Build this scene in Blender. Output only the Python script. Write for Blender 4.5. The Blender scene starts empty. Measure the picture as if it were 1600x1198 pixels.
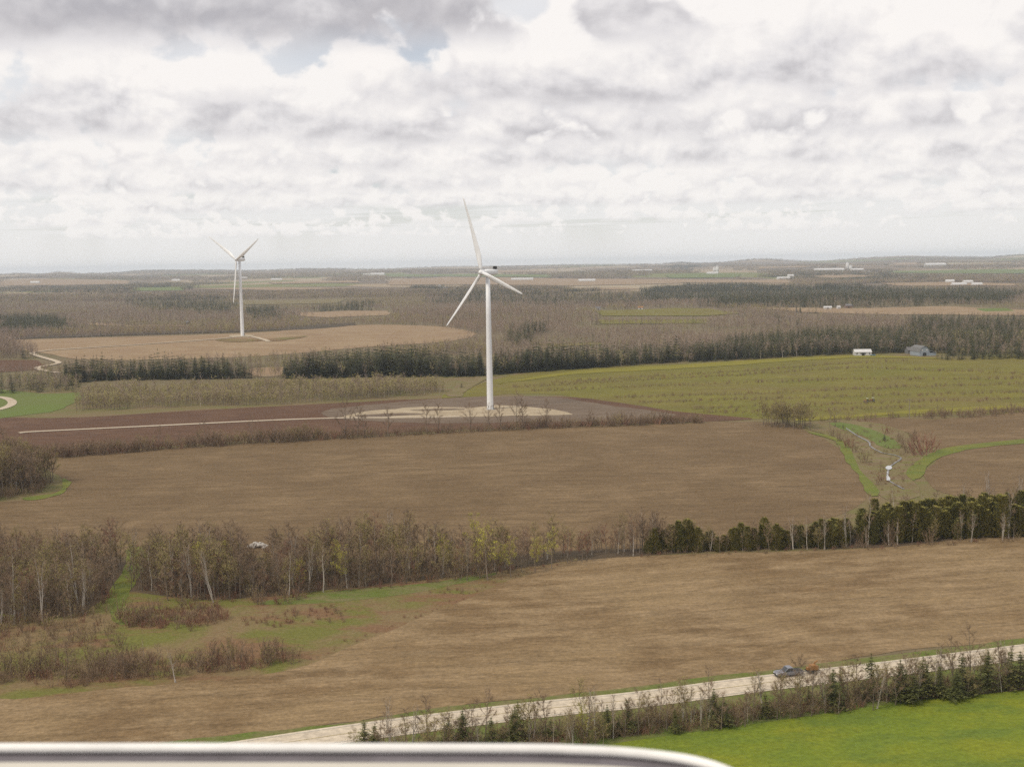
import bpy, math, random
import numpy as np
from mathutils import Vector, Matrix
from mathutils.geometry import delaunay_2d_cdt
R = math.radians
rnd = random.Random(7)
scene = bpy.context.scene
COL = scene.collection

# ------------------------------------------------------------------ camera
CAM_H, FPX = 84.0, 1800.0                     # eye height in metres, focal length in 1600-px units
EYE_Y = 413.0
PITCH, ROLL = math.atan((599 - EYE_Y) / FPX), R(0.95)
cam_d = bpy.data.cameras.new('camera'); cam = bpy.data.objects.new('camera', cam_d); COL.objects.link(cam)
cam_d.sensor_width = 36.0; cam_d.lens = 36.0 * FPX / 1600.0
cam_d.clip_start = 0.05; cam_d.clip_end = 120000
CAM_M = Matrix.Translation((0, 0, CAM_H)) @ (Matrix.Rotation(R(90) - PITCH, 4, 'X') @ Matrix.Rotation(-ROLL, 4, 'Z'))
cam.matrix_world = CAM_M
cam_d.dof.use_dof = True; cam_d.dof.focus_distance = 500; cam_d.dof.aperture_fstop = 9
scene.camera = cam
scene.view_settings.view_transform = 'Standard'; scene.view_settings.look = 'None'
scene.view_settings.exposure = 0.0; scene.view_settings.gamma = 1.0
cy = scene.cycles
cy.max_bounces = 5; cy.diffuse_bounces = 2; cy.glossy_bounces = 2; cy.transmission_bounces = 2; cy.volume_bounces = 1
cy.transparent_max_bounces = 8
cy.use_denoising = False
cy.sample_clamp_indirect = 4.0

# ------------------------------------------------------------------ node helper
class NT:
    def __init__(s, nt): s.nt = nt
    def n(s, t, **k):
        nd = s.nt.nodes.new(t)
        for a, b in k.items(): setattr(nd, a, b)
        return nd
    def put(s, sock, v):
        if isinstance(v, bpy.types.NodeSocket): s.nt.links.new(v, sock)
        elif v is not None:
            if hasattr(sock.default_value, '__len__') and len(sock.default_value) == 4 and hasattr(v, '__len__') and len(v) == 3: v = (*v, 1)
            sock.default_value = v
    def m(s, op, a, b=None, c=None, clamp=False):
        nd = s.n('ShaderNodeMath', operation=op, use_clamp=clamp)
        s.put(nd.inputs[0], a)
        if b is not None: s.put(nd.inputs[1], b)
        if c is not None: s.put(nd.inputs[2], c)
        return nd.outputs[0]
    def v(s, op, a, b=None):
        nd = s.n('ShaderNodeVectorMath', operation=op); s.put(nd.inputs[0], a)
        if b is not None: s.put(nd.inputs[3 if op == 'SCALE' else 1], b)
        return nd.outputs[0]
    def xyz(s, x, y, z):
        nd = s.n('ShaderNodeCombineXYZ')
        for i, q in enumerate((x, y, z)): s.put(nd.inputs[i], q)
        return nd.outputs[0]
    def sep(s, v):
        nd = s.n('ShaderNodeSeparateXYZ'); s.put(nd.inputs[0], v); return nd.outputs
    def noise(s, vec, scale, detail=4, rough=.55, dist=0, dim='3D'):
        nd = s.n('ShaderNodeTexNoise', noise_dimensions=dim)
        s.put(nd.inputs['Vector'], vec); nd.inputs['Scale'].default_value = scale; nd.inputs['Detail'].default_value = detail
        nd.inputs['Roughness'].default_value = rough; nd.inputs['Distortion'].default_value = dist
        return nd.outputs[0]
    def ss(s, x, lo, hi, a=0., b=1.):
        nd = s.n('ShaderNodeMapRange', interpolation_type='SMOOTHSTEP'); s.put(nd.inputs[0], x)
        s.put(nd.inputs[1], lo); s.put(nd.inputs[2], hi); s.put(nd.inputs[3], a); s.put(nd.inputs[4], b)
        return nd.outputs[0]
    def mix(s, f, a, b, mode='MIX'):
        nd = s.n('ShaderNodeMix', data_type='RGBA', blend_type=mode)
        s.put(nd.inputs[0], f); s.put(nd.inputs[6], a); s.put(nd.inputs[7], b)
        return nd.outputs[2]

# ------------------------------------------------------------------ world: blue sky with a broken cumulus deck
SUN_EL, SUN_AZ = R(52), R(-125)               # azimuth clockwise from +Y (view direction): behind the left shoulder
world = bpy.data.worlds.new('World'); scene.world = world; world.use_nodes = True
w = NT(world.node_tree); world.node_tree.nodes.clear()
sky = w.n('ShaderNodeTexSky', sky_type='NISHITA', sun_disc=False)
sky.sun_elevation = SUN_EL; sky.sun_rotation = SUN_AZ; sky.altitude = 300; sky.air_density = 1.0; sky.dust_density = 1.5
tc = w.n('ShaderNodeTexCoord').outputs['Generated']
dx, dy, dz = w.sep(tc)
azm = w.m('ARCTAN2', dx, dy)
STR = 0.1
# overhead and behind everything: high thin veil and a loose deck, seen on a plane 1.3 km up
el = w.m('MAXIMUM', dz, 0.03)
bx, by = w.m('MULTIPLY', w.m('DIVIDE', dx, el), 1.3), w.m('MULTIPLY', w.m('DIVIDE', dy, el), 1.3)
deck = w.noise(w.xyz(bx, by, 0.0), .45, 5, .58, 0, '2D')
veil = w.mix(w.ss(w.noise(w.xyz(bx, by, 8.1), .16, 3, .55, 0, '2D'), .50, .66, .80, .30), sky.outputs[0], (.88 / STR, .87 / STR, .88 / STR))
dl = w.ss(deck, .45, .75, .93, .66)
col = w.mix(w.m('MULTIPLY', w.ss(deck, .40, .52), w.ss(dz, .16, .30)), veil, w.v('SCALE', w.xyz(dl, w.m('MULTIPLY', dl, .97), w.m('MULTIPLY', dl, .96)), 1.0 / STR))
# banks of cumulus one behind the other: flat grey base, rounded white head; (height of base above the horizon, thickness, cover, lean of cover from left to right)
T = None; C = None
hx, hy = w.m('DIVIDE', w.m('SUBTRACT', azm, .018), .030), w.m('DIVIDE', w.m('SUBTRACT', dz, .226), .028)
hole = w.m('EXPONENT', w.m('MULTIPLY', w.m('ADD', w.m('MULTIPLY', hx, hx), w.m('MULTIPLY', hy, hy)), -1.0))
for i, (b_, th, cov, lean, sh) in enumerate([(.300, .22, .05, .0, -.1), (.236, .17, .07, .10, -.05), (.170, .14, .12, -.34, -.40), (.127, .105, .12, .32, -.14), (.098, .082, .12, -.22, -.18), (.077, .064, .07, .10, -.05), (.060, .050, .06, -.06, -.05), (.046, .036, .02, .05, 0.), (.034, .026, -.06, 0., 0.), (.024, .018, -.12, 0., 0.)]):
    F_ = 1.95 / b_
    wv = w.noise(w.xyz(w.m('MULTIPLY_ADD', azm, 3.2, 7.3 * i), .5, 0.0), 1.0, 3, .6, 0, '2D')
    base = w.m('MULTIPLY_ADD', w.m('SUBTRACT', wv, .5), .30 * b_, b_)
    t = w.m('DIVIDE', w.m('SUBTRACT', dz, base), th)
    q = w.xyz(w.m('MULTIPLY_ADD', azm, F_ * .92, 31.7 * i + 4.0), w.m('MULTIPLY', dz, F_ * 1.25), 0.0)
    n0 = w.noise(q, 1.0, 6, .50, .12, '2D')
    n1 = w.noise(w.v('ADD', q, (-.05, .13, 0)), 1.0, 6, .50, .12, '2D')
    pres = w.noise(w.xyz(w.m('MULTIPLY_ADD', azm, 2.6 + .16 / b_, 11.1 * i + 2.0), 3.5, 0.0), 1.0, 2, .5, 0, '2D')
    sway = w.m('MULTIPLY', w.m('SINE', w.m('MULTIPLY', azm, 3.4)), lean)
    f = w.m('ADD', w.m('ADD', n0, w.m('MULTIPLY', w.m('SUBTRACT', pres, .5), .75)), w.m('ADD', sway, cov))
    tt = w.m('MAXIMUM', t, 0.0)
    f = w.m('SUBTRACT', f, w.m('MULTIPLY_ADD', w.m('MULTIPLY', tt, tt), .24, .34))
    if i < 5: f = w.m('SUBTRACT', f, w.m('MULTIPLY', hole, .42))
    a = w.m('MULTIPLY', w.ss(f, -.01, .12), w.ss(t, -.04, .20))
    a = w.m('MULTIPLY', a, .94)
    up = w.m('ADD', w.m('ADD', t, sh), w.m('MULTIPLY', w.m('SUBTRACT', n0, .5), 1.1))
    lum = w.ss(up, -.25, .50, .24, 1.0)                                          # shaded underside, sunlit head
    lum = w.m('ADD', lum, w.m('MULTIPLY', w.m('SUBTRACT', n0, n1), 1.1))        # heads lit from above
    lum = w.m('ADD', lum, w.ss(f, .14, 0.0, 0.0, .16), clamp=True)               # thin bright margins
    if T is None:
        C = w.m('MULTIPLY', a, lum); T = w.m('SUBTRACT', 1.0, a)
    else:
        C = w.m('MULTIPLY_ADD', w.m('MULTIPLY', T, a), lum, C); T = w.m('MULTIPLY', T, w.m('SUBTRACT', 1.0, a))
alpha = w.m('SUBTRACT', 1.0, T)
lumn = w.m('DIVIDE', C, w.m('MAXIMUM', alpha, .001))
ccol = w.n('ShaderNodeValToRGB'); w.put(ccol.inputs[0], lumn)
e = ccol.color_ramp.elements; e[0].position = .16; e[0].color = (.46, .445, .475, 1); e[1].position = .96; e[1].color = (.98, .94, .91, 1)
m_ = ccol.color_ramp.elements.new(.58); m_.color = (.775, .75, .76, 1)
col = w.mix(alpha, col, w.v('SCALE', ccol.outputs[0], 1.0 / STR))
hz = w.m('EXPONENT', w.m('MULTIPLY', w.m('MAXIMUM', dz, 0.0), -16.0))       # the far banks fade into pale air
col = w.mix(w.m('MULTIPLY', hz, .95), col, (.93 / STR, .91 / STR, .88 / STR))
bg = w.n('ShaderNodeBackground'); w.put(bg.inputs[0], col); bg.inputs[1].default_value = STR
w.nt.links.new(bg.outputs[0], w.n('ShaderNodeOutputWorld').inputs[0])
world.cycles.sampling_method = 'MANUAL'; world.cycles.sample_map_resolution = 256

sun_d = bpy.data.lights.new('sun', 'SUN'); sun_d.energy = 2.3; sun_d.angle = R(9); sun_d.color = (1, .90, .74)
sun = bpy.data.objects.new('sun', sun_d); COL.objects.link(sun)
sdir = Vector((math.sin(SUN_AZ) * math.cos(SUN_EL), math.cos(SUN_AZ) * math.cos(SUN_EL), math.sin(SUN_EL)))
sun.rotation_euler = sdir.to_track_quat('Z', 'Y').to_euler(); sun.location = (0, 0, 300)

# ------------------------------------------------------------------ terrain
def g2(x, y, cx, cyy, sx, sy): return np.exp(-((x - cx) / sx) ** 2 - ((y - cyy) / sy) ** 2)
def sst(x, a, b):
    t = np.clip((x - a) / (b - a), 0, 1); return t * t * (3 - 2 * t)
SKY = [(40, 20, 1.2), (102, 26, 2.4), (150, 16, .6), (235, 55, 1.9), (330, 40, 1.2), (480, 70, 1.0), (620, 60, -.4), (850, 80, .6), (1065, 18, 1.2), (1190, 45, 3.0), (1330, 40, .8), (1415, 65, 3.6), (1500, 40, 1.2), (1595, 50, 3.0)]
def terr(x, y):
    x = np.asarray(x, float); y = np.asarray(y, float)
    d = np.hypot(x, y)
    h = 13.4 * g2(x, y, -270, 1240, 330, 230) + 9 * g2(x, y, 40, 1700, 330, 260) + 11 * g2(x, y, 640, 2050, 380, 260)
    h = h + 6 * g2(x, y, 480, 950, 300, 160)
    h = h + .5 * np.sin(x / 47. + 1.3) * np.sin(y / 61.) * sst(d, 120, 300)
    far = np.interp(d, [0, 3500, 5000, 6500, 9000, 12000, 15000, 20000, 40000], [0, 0, 5, 15, 34, 47, 58, 40, 30])
    u = 800 + FPX * x / np.maximum(y, 1.0)
    rg = np.zeros_like(d)
    for (c, s, a) in SKY: rg = rg + a * 12.0 * np.exp(-((u - c) / s) ** 2)
    rg = rg * sst(d, 10500, 14500) * (1 - sst(d, 16500, 22000)) * (y > 0)
    und = 6 * np.sin(x / 610. + .4) * np.sin(y / 830. + x / 1900.) * sst(d, 3200, 6000) + 4 * np.sin(x / 290. + 2 + y / 700.) * sst(d, 4500, 8000)
    return h + far + rg + und
ROT = np.array(CAM_M.to_3x3())
def ray(u, v):
    dcam = np.array([(u - 800) / FPX, (599 - v) / FPX, -1.0]); d = ROT @ dcam
    return d / d[1]
def gp(u, v):
    """ground point under a photograph position"""
    d = ray(u, v); t = np.geomspace(80, 30000, 700)
    z = CAM_H + d[2] * t - terr(d[0] * t, t)
    i = np.argmax(z < 0)
    if z[i] >= 0: i = len(t) - 1
    a, b = t[max(i - 1, 0)], t[i]
    for _ in range(25):
        c = .5 * (a + b)
        if CAM_H + d[2] * c - float(terr(d[0] * c, c)) < 0: b = c
        else: a = c
    return (d[0] * b, b)
INV = np.linalg.inv(ROT)
def to_px(x, y, z):
    q = INV @ np.stack([np.asarray(x, float), np.asarray(y, float), np.asarray(z, float) - CAM_H])
    return 800 + FPX * q[0] / -q[2], 599 - FPX * q[1] / -q[2]
def in_poly(px, py, poly):
    px = np.asarray(px); py = np.asarray(py); ins = np.zeros(px.shape, bool); n = len(poly)
    for i in range(n):
        x1, y1 = poly[i]; x2, y2 = poly[(i + 1) % n]
        if y1 == y2: continue
        c = ((y1 > py) != (y2 > py)) & (px < (x2 - x1) * (py - y1) / (y2 - y1) + x1)
        ins ^= c
    return ins
def smooth(pts, n=5, closed=True):
    out = []; m = len(pts)
    for i in range(m if closed else m - 1):
        P = [np.array(pts[(i + j) % m] if closed else pts[min(max(i + j, 0), m - 1)], float) for j in (-1, 0, 1, 2)]
        for k in range(n):
            t = k / n
            out.append(tuple(.5 * ((2 * P[1]) + (-P[0] + P[2]) * t + (2 * P[0] - 5 * P[1] + 4 * P[2] - P[3]) * t * t + (-P[0] + 3 * P[1] - 3 * P[2] + P[3]) * t ** 3)))
    if not closed: out.append(tuple(pts[-1]))
    return out

# ------------------------------------------------------------------ materials
def new_mat(name):
    m = bpy.data.materials.new(name); m.use_nodes = True; m.node_tree.nodes.clear()
    n = NT(m.node_tree); b = n.n('ShaderNodeBsdfPrincipled'); o = n.n('ShaderNodeOutputMaterial')
    n.nt.links.new(b.outputs[0], o.inputs[0]); b.inputs['Roughness'].default_value = .85
    b.inputs['Specular IOR Level'].default_value = .2
    return m, n, b
def plain(name, c, rough=.8, spec=.3, metal=0, dirt=.12, scale=1.5):
    m, n, b = new_mat(name)
    pos = n.n('ShaderNodeTexCoord').outputs['Object']
    f = n.noise(pos, scale, 5, .6)
    n.put(b.inputs['Base Color'], n.mix(n.ss(f, .3, .75), tuple(c), tuple(q * (1 - dirt * 2) for q in c)))
    b.inputs['Roughness'].default_value = rough; b.inputs['Specular IOR Level'].default_value = spec; b.inputs['Metallic'].default_value = metal
    return m
def plant(name, ca, cb, trans=0.0):
    """bark, twigs or foliage: each tree a little different, finer variation inside the crown"""
    m, n, b = new_mat(name)
    r = n.n('ShaderNodeObjectInfo').outputs['Random']
    pos = n.n('ShaderNodeTexCoord').outputs['Object']
    f = n.noise(pos, 1.1, 3, .6)
    f = n.m('ADD', n.m('MULTIPLY', r, .75), n.m('MULTIPLY_ADD', f, 1.1, -.42), clamp=True)
    n.put(b.inputs['Base Color'], n.mix(f, ca, cb))
    b.inputs['Roughness'].default_value = .8
    return m
def ground_mat(name, cols, big=.02, mid=.15, fine=1.1, rows=None, fleck=None, contrast=1.0):
    """cols: 3 colours mixed by noise of two sizes; rows = (angle, spacing m, strength); fleck = (colour, amount)"""
    m, n, b = new_mat(name)
    pos = n.n('ShaderNodeNewGeometry').outputs['Position']
    x, y, z = n.sep(pos)
    p2 = n.xyz(x, y, 0.0)
    f1 = n.noise(p2, big, 4, .6, .6)
    f2 = n.noise(n.xyz(n.m('MULTIPLY', x, .45), y, 5.0), mid, 5, .65)
    f3 = n.noise(n.xyz(x, y, 9.0), fine, 4, .7)
    c = n.mix(n.ss(f1, .5 - .2 / contrast, .5 + .2 / contrast), cols[0], cols[1])
    c = n.mix(n.ss(f2, .5 - .14 / contrast, .5 + .22 / contrast), c, cols[2])
    c = n.mix(1.0, c, n.mix(f3, (.42, .42, .42), (1.58, 1.58, 1.58)), 'MULTIPLY')
    if rows:
        ang, sp, st = rows
        ca, sa = math.cos(ang), math.sin(ang)
        wob = n.noise(p2, .006, 2, .5)
        across = n.m('ADD', n.m('ADD', n.m('MULTIPLY', x, -sa), n.m('MULTIPLY', y, ca)), n.m('MULTIPLY', wob, 24.0))
        along = n.m('ADD', n.m('MULTIPLY', x, ca), n.m('MULTIPLY', y, sa))
        s1 = n.noise(n.xyz(n.m('MULTIPLY', along, .045), n.m('MULTIPLY', across, 1.0 / sp), 0.0), 1.0, 4, .8)
        s2 = n.noise(n.xyz(n.m('MULTIPLY', along, .33), n.m('MULTIPLY', across, 2.6 / sp), 4.0), 1.0, 3, .8)
        tram = n.m('ABSOLUTE', n.m('SUBTRACT', n.m('FRACT', n.m('MULTIPLY', across, 1.0 / (sp * 4.2))), .5))
        tram = n.m('MULTIPLY', n.ss(tram, .06, .0), n.ss(n.noise(p2, .02, 2, .5), .42, .6))
        k = n.m('MULTIPLY_ADD', n.m('SUBTRACT', s1, .5), st * 2.2, 1.0)
        k = n.m('MULTIPLY_ADD', n.m('SUBTRACT', s2, .5), st * 2.0, k)
        k = n.m('MULTIPLY_ADD', tram, -.30 * st, k)
        c = n.mix(1.0, c, n.xyz(k, k, k), 'MULTIPLY')
    if fleck:
        f4 = n.noise(n.xyz(x, y, 21.0), .9, 5, .75)
        c = n.mix(n.m('MULTIPLY', n.ss(f4, .60, .72), fleck[1]), c, fleck[0])
    n.put(b.inputs['Base Color'], c)
    b.inputs['Roughness'].default_value = .95; b.inputs['Specular IOR Level'].default_value = .1
    bp = n.n('ShaderNodeBump'); bp.inputs['Strength'].default_value = .5; bp.inputs['Distance'].default_value = .25
    n.put(bp.inputs['Height'], f3); n.put(b.inputs['Normal'], bp.outputs[0])
    return m

# ------------------------------------------------------------------ objects
def tag(o, label=None, cat=None, group=None, kind=None):
    if label: o['label'] = label
    if cat: o['category'] = cat
    if group: o['group'] = group
    if kind: o['kind'] = kind
    return o
def mesh(name, V, F, mats, fm=None, smooth_=False):
    me = bpy.data.meshes.new(name); me.from_pydata([tuple(map(float, v)) for v in V], [], F)
    for m in (mats if isinstance(mats, (list, tuple)) else [mats]): me.materials.append(m)
    if fm is not None: me.polygons.foreach_set('material_index', fm)
    if smooth_: me.polygons.foreach_set('use_smooth', [True] * len(me.polygons))
    me.update(); return me
def obj(name, me, parent=None, loc=None, rot=None, scale=None):
    o = bpy.data.objects.new(name, me); COL.objects.link(o)
    if parent is not None: o.parent = parent
    if loc is not None: o.location = loc
    if rot is not None: o.rotation_euler = rot
    if scale is not None: o.scale = scale
    return o
class MB:
    def __init__(s): s.V = []; s.F = []
    def box(s, x0, x1, y0, y1, z0, z1):
        b = len(s.V); s.V += [(x, y, z) for z in (z0, z1) for (x, y) in ((x0, y0), (x1, y0), (x1, y1), (x0, y1))]
        s.F += [[b + i for i in f] for f in ((3, 2, 1, 0), (4, 5, 6, 7), (0, 1, 5, 4), (1, 2, 6, 5), (2, 3, 7, 6), (3, 0, 4, 7))]; return s
    def prism(s, prof, x0, x1):
        """closed outline (y, z) swept along x"""
        b = len(s.V); n = len(prof)
        s.V += [(x0, y, z) for y, z in prof] + [(x1, y, z) for y, z in prof]
        s.F += [[b + i, b + (i + 1) % n, b + n + (i + 1) % n, b + n + i] for i in range(n)]
        s.F += [list(range(b + n - 1, b - 1, -1)), list(range(b + n, b + 2 * n))]; return s
    def tube(s, pts, rad, n=8, cap=True):
        pts = [Vector(p) for p in pts]; b = len(s.V)
        for i, p in enumerate(pts):
            t = (pts[min(i + 1, len(pts) - 1)] - pts[max(i - 1, 0)])
            t = t.normalized() if t.length > 1e-9 else Vector((0, 0, 1))
            a = t.cross(Vector((0, 0, 1)) if abs(t.z) < .9 else Vector((1, 0, 0))).normalized(); c = t.cross(a)
            r = rad[i] if hasattr(rad, '__len__') else rad
            for k in range(n):
                q = 2 * math.pi * k / n; s.V.append(tuple(p + (a * math.cos(q) + c * math.sin(q)) * r))
        for i in range(len(pts) - 1):
            for k in range(n):
                s.F.append([b + i * n + k, b + i * n + (k + 1) % n, b + (i + 1) * n + (k + 1) % n, b + (i + 1) * n + k])
        if cap and n > 2:
            s.F.append(list(range(b + n - 1, b - 1, -1))); s.F.append(list(range(b + (len(pts) - 1) * n, b + len(pts) * n)))
        return s
    def tri(s, a, b_, c):
        b = len(s.V); s.V += [tuple(a), tuple(b_), tuple(c)]; s.F.append([b, b + 1, b + 2]); return s
    def quad(s, a, b_, c, d):
        b = len(s.V); s.V += [tuple(a), tuple(b_), tuple(c), tuple(d)]; s.F.append([b, b + 1, b + 2, b + 3]); return s
    def me(s, name, mat, smooth_=False): return mesh(name, s.V, s.F, mat, None, smooth_)
    def build(s, name, mat, parent=None, smooth_=False, **k): return obj(name, s.me(name, mat, smooth_), parent, **k)
def empty(name, loc=(0, 0, 0), rz=0):
    o = obj(name, None, loc=loc, rot=(0, 0, rz)); o.empty_display_size = .5; return o

# ================================================================== GROUND
M = {}
M['ground'] = ground_mat('rough_ground', [(.15, .115, .072), (.135, .12, .055), (.165, .125, .08)], big=.004, mid=.03, fine=.5)
gn = NT(M['ground'].node_tree); gb = next(n for n in gn.nt.nodes if n.type == 'BSDF_PRINCIPLED'); old = gb.inputs['Base Color'].links[0].from_socket
gx_, gy_, _z = gn.sep(gn.n('ShaderNodeNewGeometry').outputs['Position'])
vor = gn.n('ShaderNodeTexVoronoi', feature='F1', distance='CHEBYCHEV', voronoi_dimensions='2D'); vor.inputs['Scale'].default_value = 1.0; vor.inputs['Randomness'].default_value = .8
gn.put(vor.inputs['Vector'], gn.xyz(gn.m('MULTIPLY', gx_, .0016), gn.m('MULTIPLY', gy_, .0011), 0.0))
rp = gn.n('ShaderNodeValToRGB'); gn.put(rp.inputs[0], gn.sep(vor.outputs['Color'])[0]); rp.color_ramp.interpolation = 'CONSTANT'
for q, c_ in ((0, (.15, .115, .08, 1)), (.3, (.28, .215, .135, 1)), (.5, (.15, .155, .05, 1)), (.65, (.19, .14, .09, 1)), (.82, (.31, .25, .165, 1))):
    if q == 0: rp.color_ramp.elements[0].color = c_; rp.color_ramp.elements[1].position = 1.0; rp.color_ramp.elements[1].color = (.13, .14, .05, 1)
    else: rp.color_ramp.elements.new(q).color = c_
gn.put(gb.inputs['Base Color'], gn.mix(gn.ss(gy_, 3000., 3600.), old, rp.outputs[0]))
az = np.concatenate([np.radians(np.linspace(-40, 40, 321)), np.radians(np.linspace(40, 320, 71))[1:-1]])
ds = np.concatenate([[0.0], np.geomspace(40, 21000, 220)])
V = []; F = []
for dd in ds[1:]:
    V.append(np.stack([dd * np.sin(az), dd * np.cos(az), np.zeros_like(az)], 1))
V = np.concatenate(V); V[:, 2] = terr(V[:, 0], V[:, 1])
na = len(az); nd_ = len(ds) - 1
for i in range(nd_ - 1):
    for j in range(na):
        F.append([i * na + j, i * na + (j + 1) % na, (i + 1) * na + (j + 1) % na, (i + 1) * na + j])
Vl = V.tolist(); Vl.append([0, 0, 0]); F += [[len(Vl) - 1, (j + 1) % na, j] for j in range(na)]
tag(obj('ground', mesh('ground', Vl, F, M['ground'], None, True)), kind='structure')

LIFT = [0]
def sheet(name, poly_px, mat, lift=.25, step=None, is_px=True, sm=4, kind='structure', ragged=1.0):
    """a patch of land draped over the terrain"""
    pts = smooth(poly_px, sm) if sm else poly_px
    g = [gp(*p) for p in pts] if is_px else pts
    g = np.array(g)
    if ragged:                                      # real field edges wander a little
        den = []
        for i in range(len(g)):
            a, b = g[i], g[(i + 1) % len(g)]; n = max(1, min(60, int(np.hypot(*(b - a)) / (.014 * np.hypot(*a) + 1))))
            den += [a + (b - a) * q / n for q in range(n)]
        g = np.array(den); t = np.roll(g, -1, 0) - np.roll(g, 1, 0); t /= np.linalg.norm(t, axis=1)[:, None] + 1e-9
        w1 = np.random.RandomState(len(g)).randn(len(g)); w2 = np.convolve(np.r_[w1, w1, w1], np.ones(5) / 5, 'same')[len(g):2 * len(g)]
        am = ragged * np.clip(.0055 * np.hypot(*g.T), .8, 14)
        g = g + np.stack([-t[:, 1], t[:, 0]], 1) * (am * (w2 * .8 + w1 * .18))[:, None]
    step = step or max(12., (g.max(0) - g.min(0)).max() / 45)
    xs = np.arange(g[:, 0].min(), g[:, 0].max(), step); ys = np.arange(g[:, 1].min(), g[:, 1].max(), step)
    gx, gy = np.meshgrid(xs, ys); gx = gx.ravel() + .01; gy = gy.ravel() + .013
    k = in_poly(gx, gy, g); inner = np.stack([gx[k], gy[k]], 1)
    bnd = []
    for i in range(len(g)):
        a, b = g[i], g[(i + 1) % len(g)]; n = max(1, int(np.hypot(*(b - a)) / step))
        for q in range(n): bnd.append(a + (b - a) * q / n)
    nb = len(bnd); pts2 = [Vector(p) for p in bnd] + [Vector(p) for p in inner]
    out = delaunay_2d_cdt(pts2, [(i, (i + 1) % nb) for i in range(nb)], [], 1, 1e-4)
    v = np.array([tuple(p) for p in out[0]]); z = terr(v[:, 0], v[:, 1])
    d = np.hypot(v[:, 0], v[:, 1]); LIFT[0] += 1
    z = z + .3 * lift * np.clip(d / 400, .5, 14) * (1 + .013 * LIFT[0])
    o = obj(name, mesh(name, np.column_stack([v, z]).tolist(), [list(f) for f in out[2]], mat, None, True))
    tag(o, kind=kind); return o
def ribbon(name, ctr_px, width, mat, lift=.4, is_px=True):
    """a road or track of even width along a line on the ground"""
    c = [gp(*p) for p in ctr_px] if is_px else ctr_px
    c = np.array(smooth(c, 8, closed=False)); t = np.gradient(c, axis=0); t /= np.linalg.norm(t, axis=1)[:, None]
    nrm = np.stack([-t[:, 1], t[:, 0]], 1)
    return sheet(name, [tuple(p) for p in np.concatenate([c + nrm * width / 2, (c - nrm * width / 2)[::-1]])], mat, lift, is_px=False, sm=0, ragged=0)

straw = (.30, .235, .15)
M['stub_near'] = ground_mat('corn_stubble', [(.162, .108, .056), (.222, .156, .084), (.240, .170, .096)], contrast=1.5, rows=(R(8), 3.2, .52), fleck=(straw, .6))
M['stub_mid'] = ground_mat('bean_stubble', [(.134, .090, .048), (.182, .126, .070), (.142, .097, .052)], contrast=1.5, rows=(R(3), 4.0, .48), fleck=(straw, .45))
M['stub_tan'] = ground_mat('pale_stubble', [(.26, .185, .11), (.29, .215, .135), (.23, .155, .095)], rows=(R(4), 12., .2), mid=.05)
M['plough'] = ground_mat('ploughed_soil', [(.105, .057, .034), (.125, .072, .044), (.092, .052, .034)], rows=(R(6), 9., .25))
M['gravel'] = ground_mat('pale_gravel', [(.36, .295, .20), (.27, .21, .14), (.42, .35, .25)], big=.04, mid=.2)
M['soilgrey'] = ground_mat('grey_soil', [(.145, .11, .08), (.12, .085, .06), (.17, .13, .095)], big=.03)
M['road'] = ground_mat('worn_asphalt', [(.50, .43, .33), (.54, .465, .365), (.46, .395, .31)], big=.03, mid=.3, fine=.8)
M['track'] = ground_mat('gravel_track', [(.44, .37, .28), (.38, .31, .235), (.47, .40, .31)], big=.03)
M['lush'] = ground_mat('young_wheat', [(.138, .180, .022), (.175, .195, .020), (.115, .158, .026)], big=.05, mid=.16, contrast=1.5, rows=(R(12), 3.5, .16), fleck=((.28, .24, .02), .45))
M['strip'] = ground_mat('headland_grass', [(.125, .15, .028), (.155, .155, .035), (.11, .13, .035)], big=.05, mid=.2, contrast=1.4)
M['meadow'] = ground_mat('meadow_grass', [(.128, .122, .024), (.15, .118, .04), (.162, .145, .03)], big=.012, mid=.045, rows=(R(-6), 16., .3))
M['verge'] = ground_mat('verge_grass', [(.12, .135, .035), (.10, .14, .028), (.17, .145, .07)], big=.06, mid=.3)
M['scrub'] = ground_mat('scrubby_grass', [(.135, .135, .036), (.185, .135, .07), (.175, .105, .058)], big=.05, mid=.11, contrast=2.2, fleck=((.17, .075, .05), .75))
M['woodfloor'] = ground_mat('leaf_litter', [(.095, .068, .045), (.075, .06, .038), (.11, .08, .05)], big=.03)
M['farwood'] = ground_mat('wood_floor', [(.085, .066, .05), (.095, .075, .055), (.075, .062, .042)], big=.004, mid=.02)
M['dandy'] = ground_mat('yellowed_grass', [(.19, .17, .025), (.155, .15, .03), (.21, .18, .03)], big=.05)
M['marsh'] = ground_mat('dry_marsh_grass', [(.19, .145, .085), (.15, .11, .06), (.15, .14, .05)], big=.05, mid=.2, contrast=1.5)
M['green_far'] = ground_mat('green_crop', [(.11, .15, .035), (.13, .155, .04), (.12, .14, .045)], big=.01, mid=.05)

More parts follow.
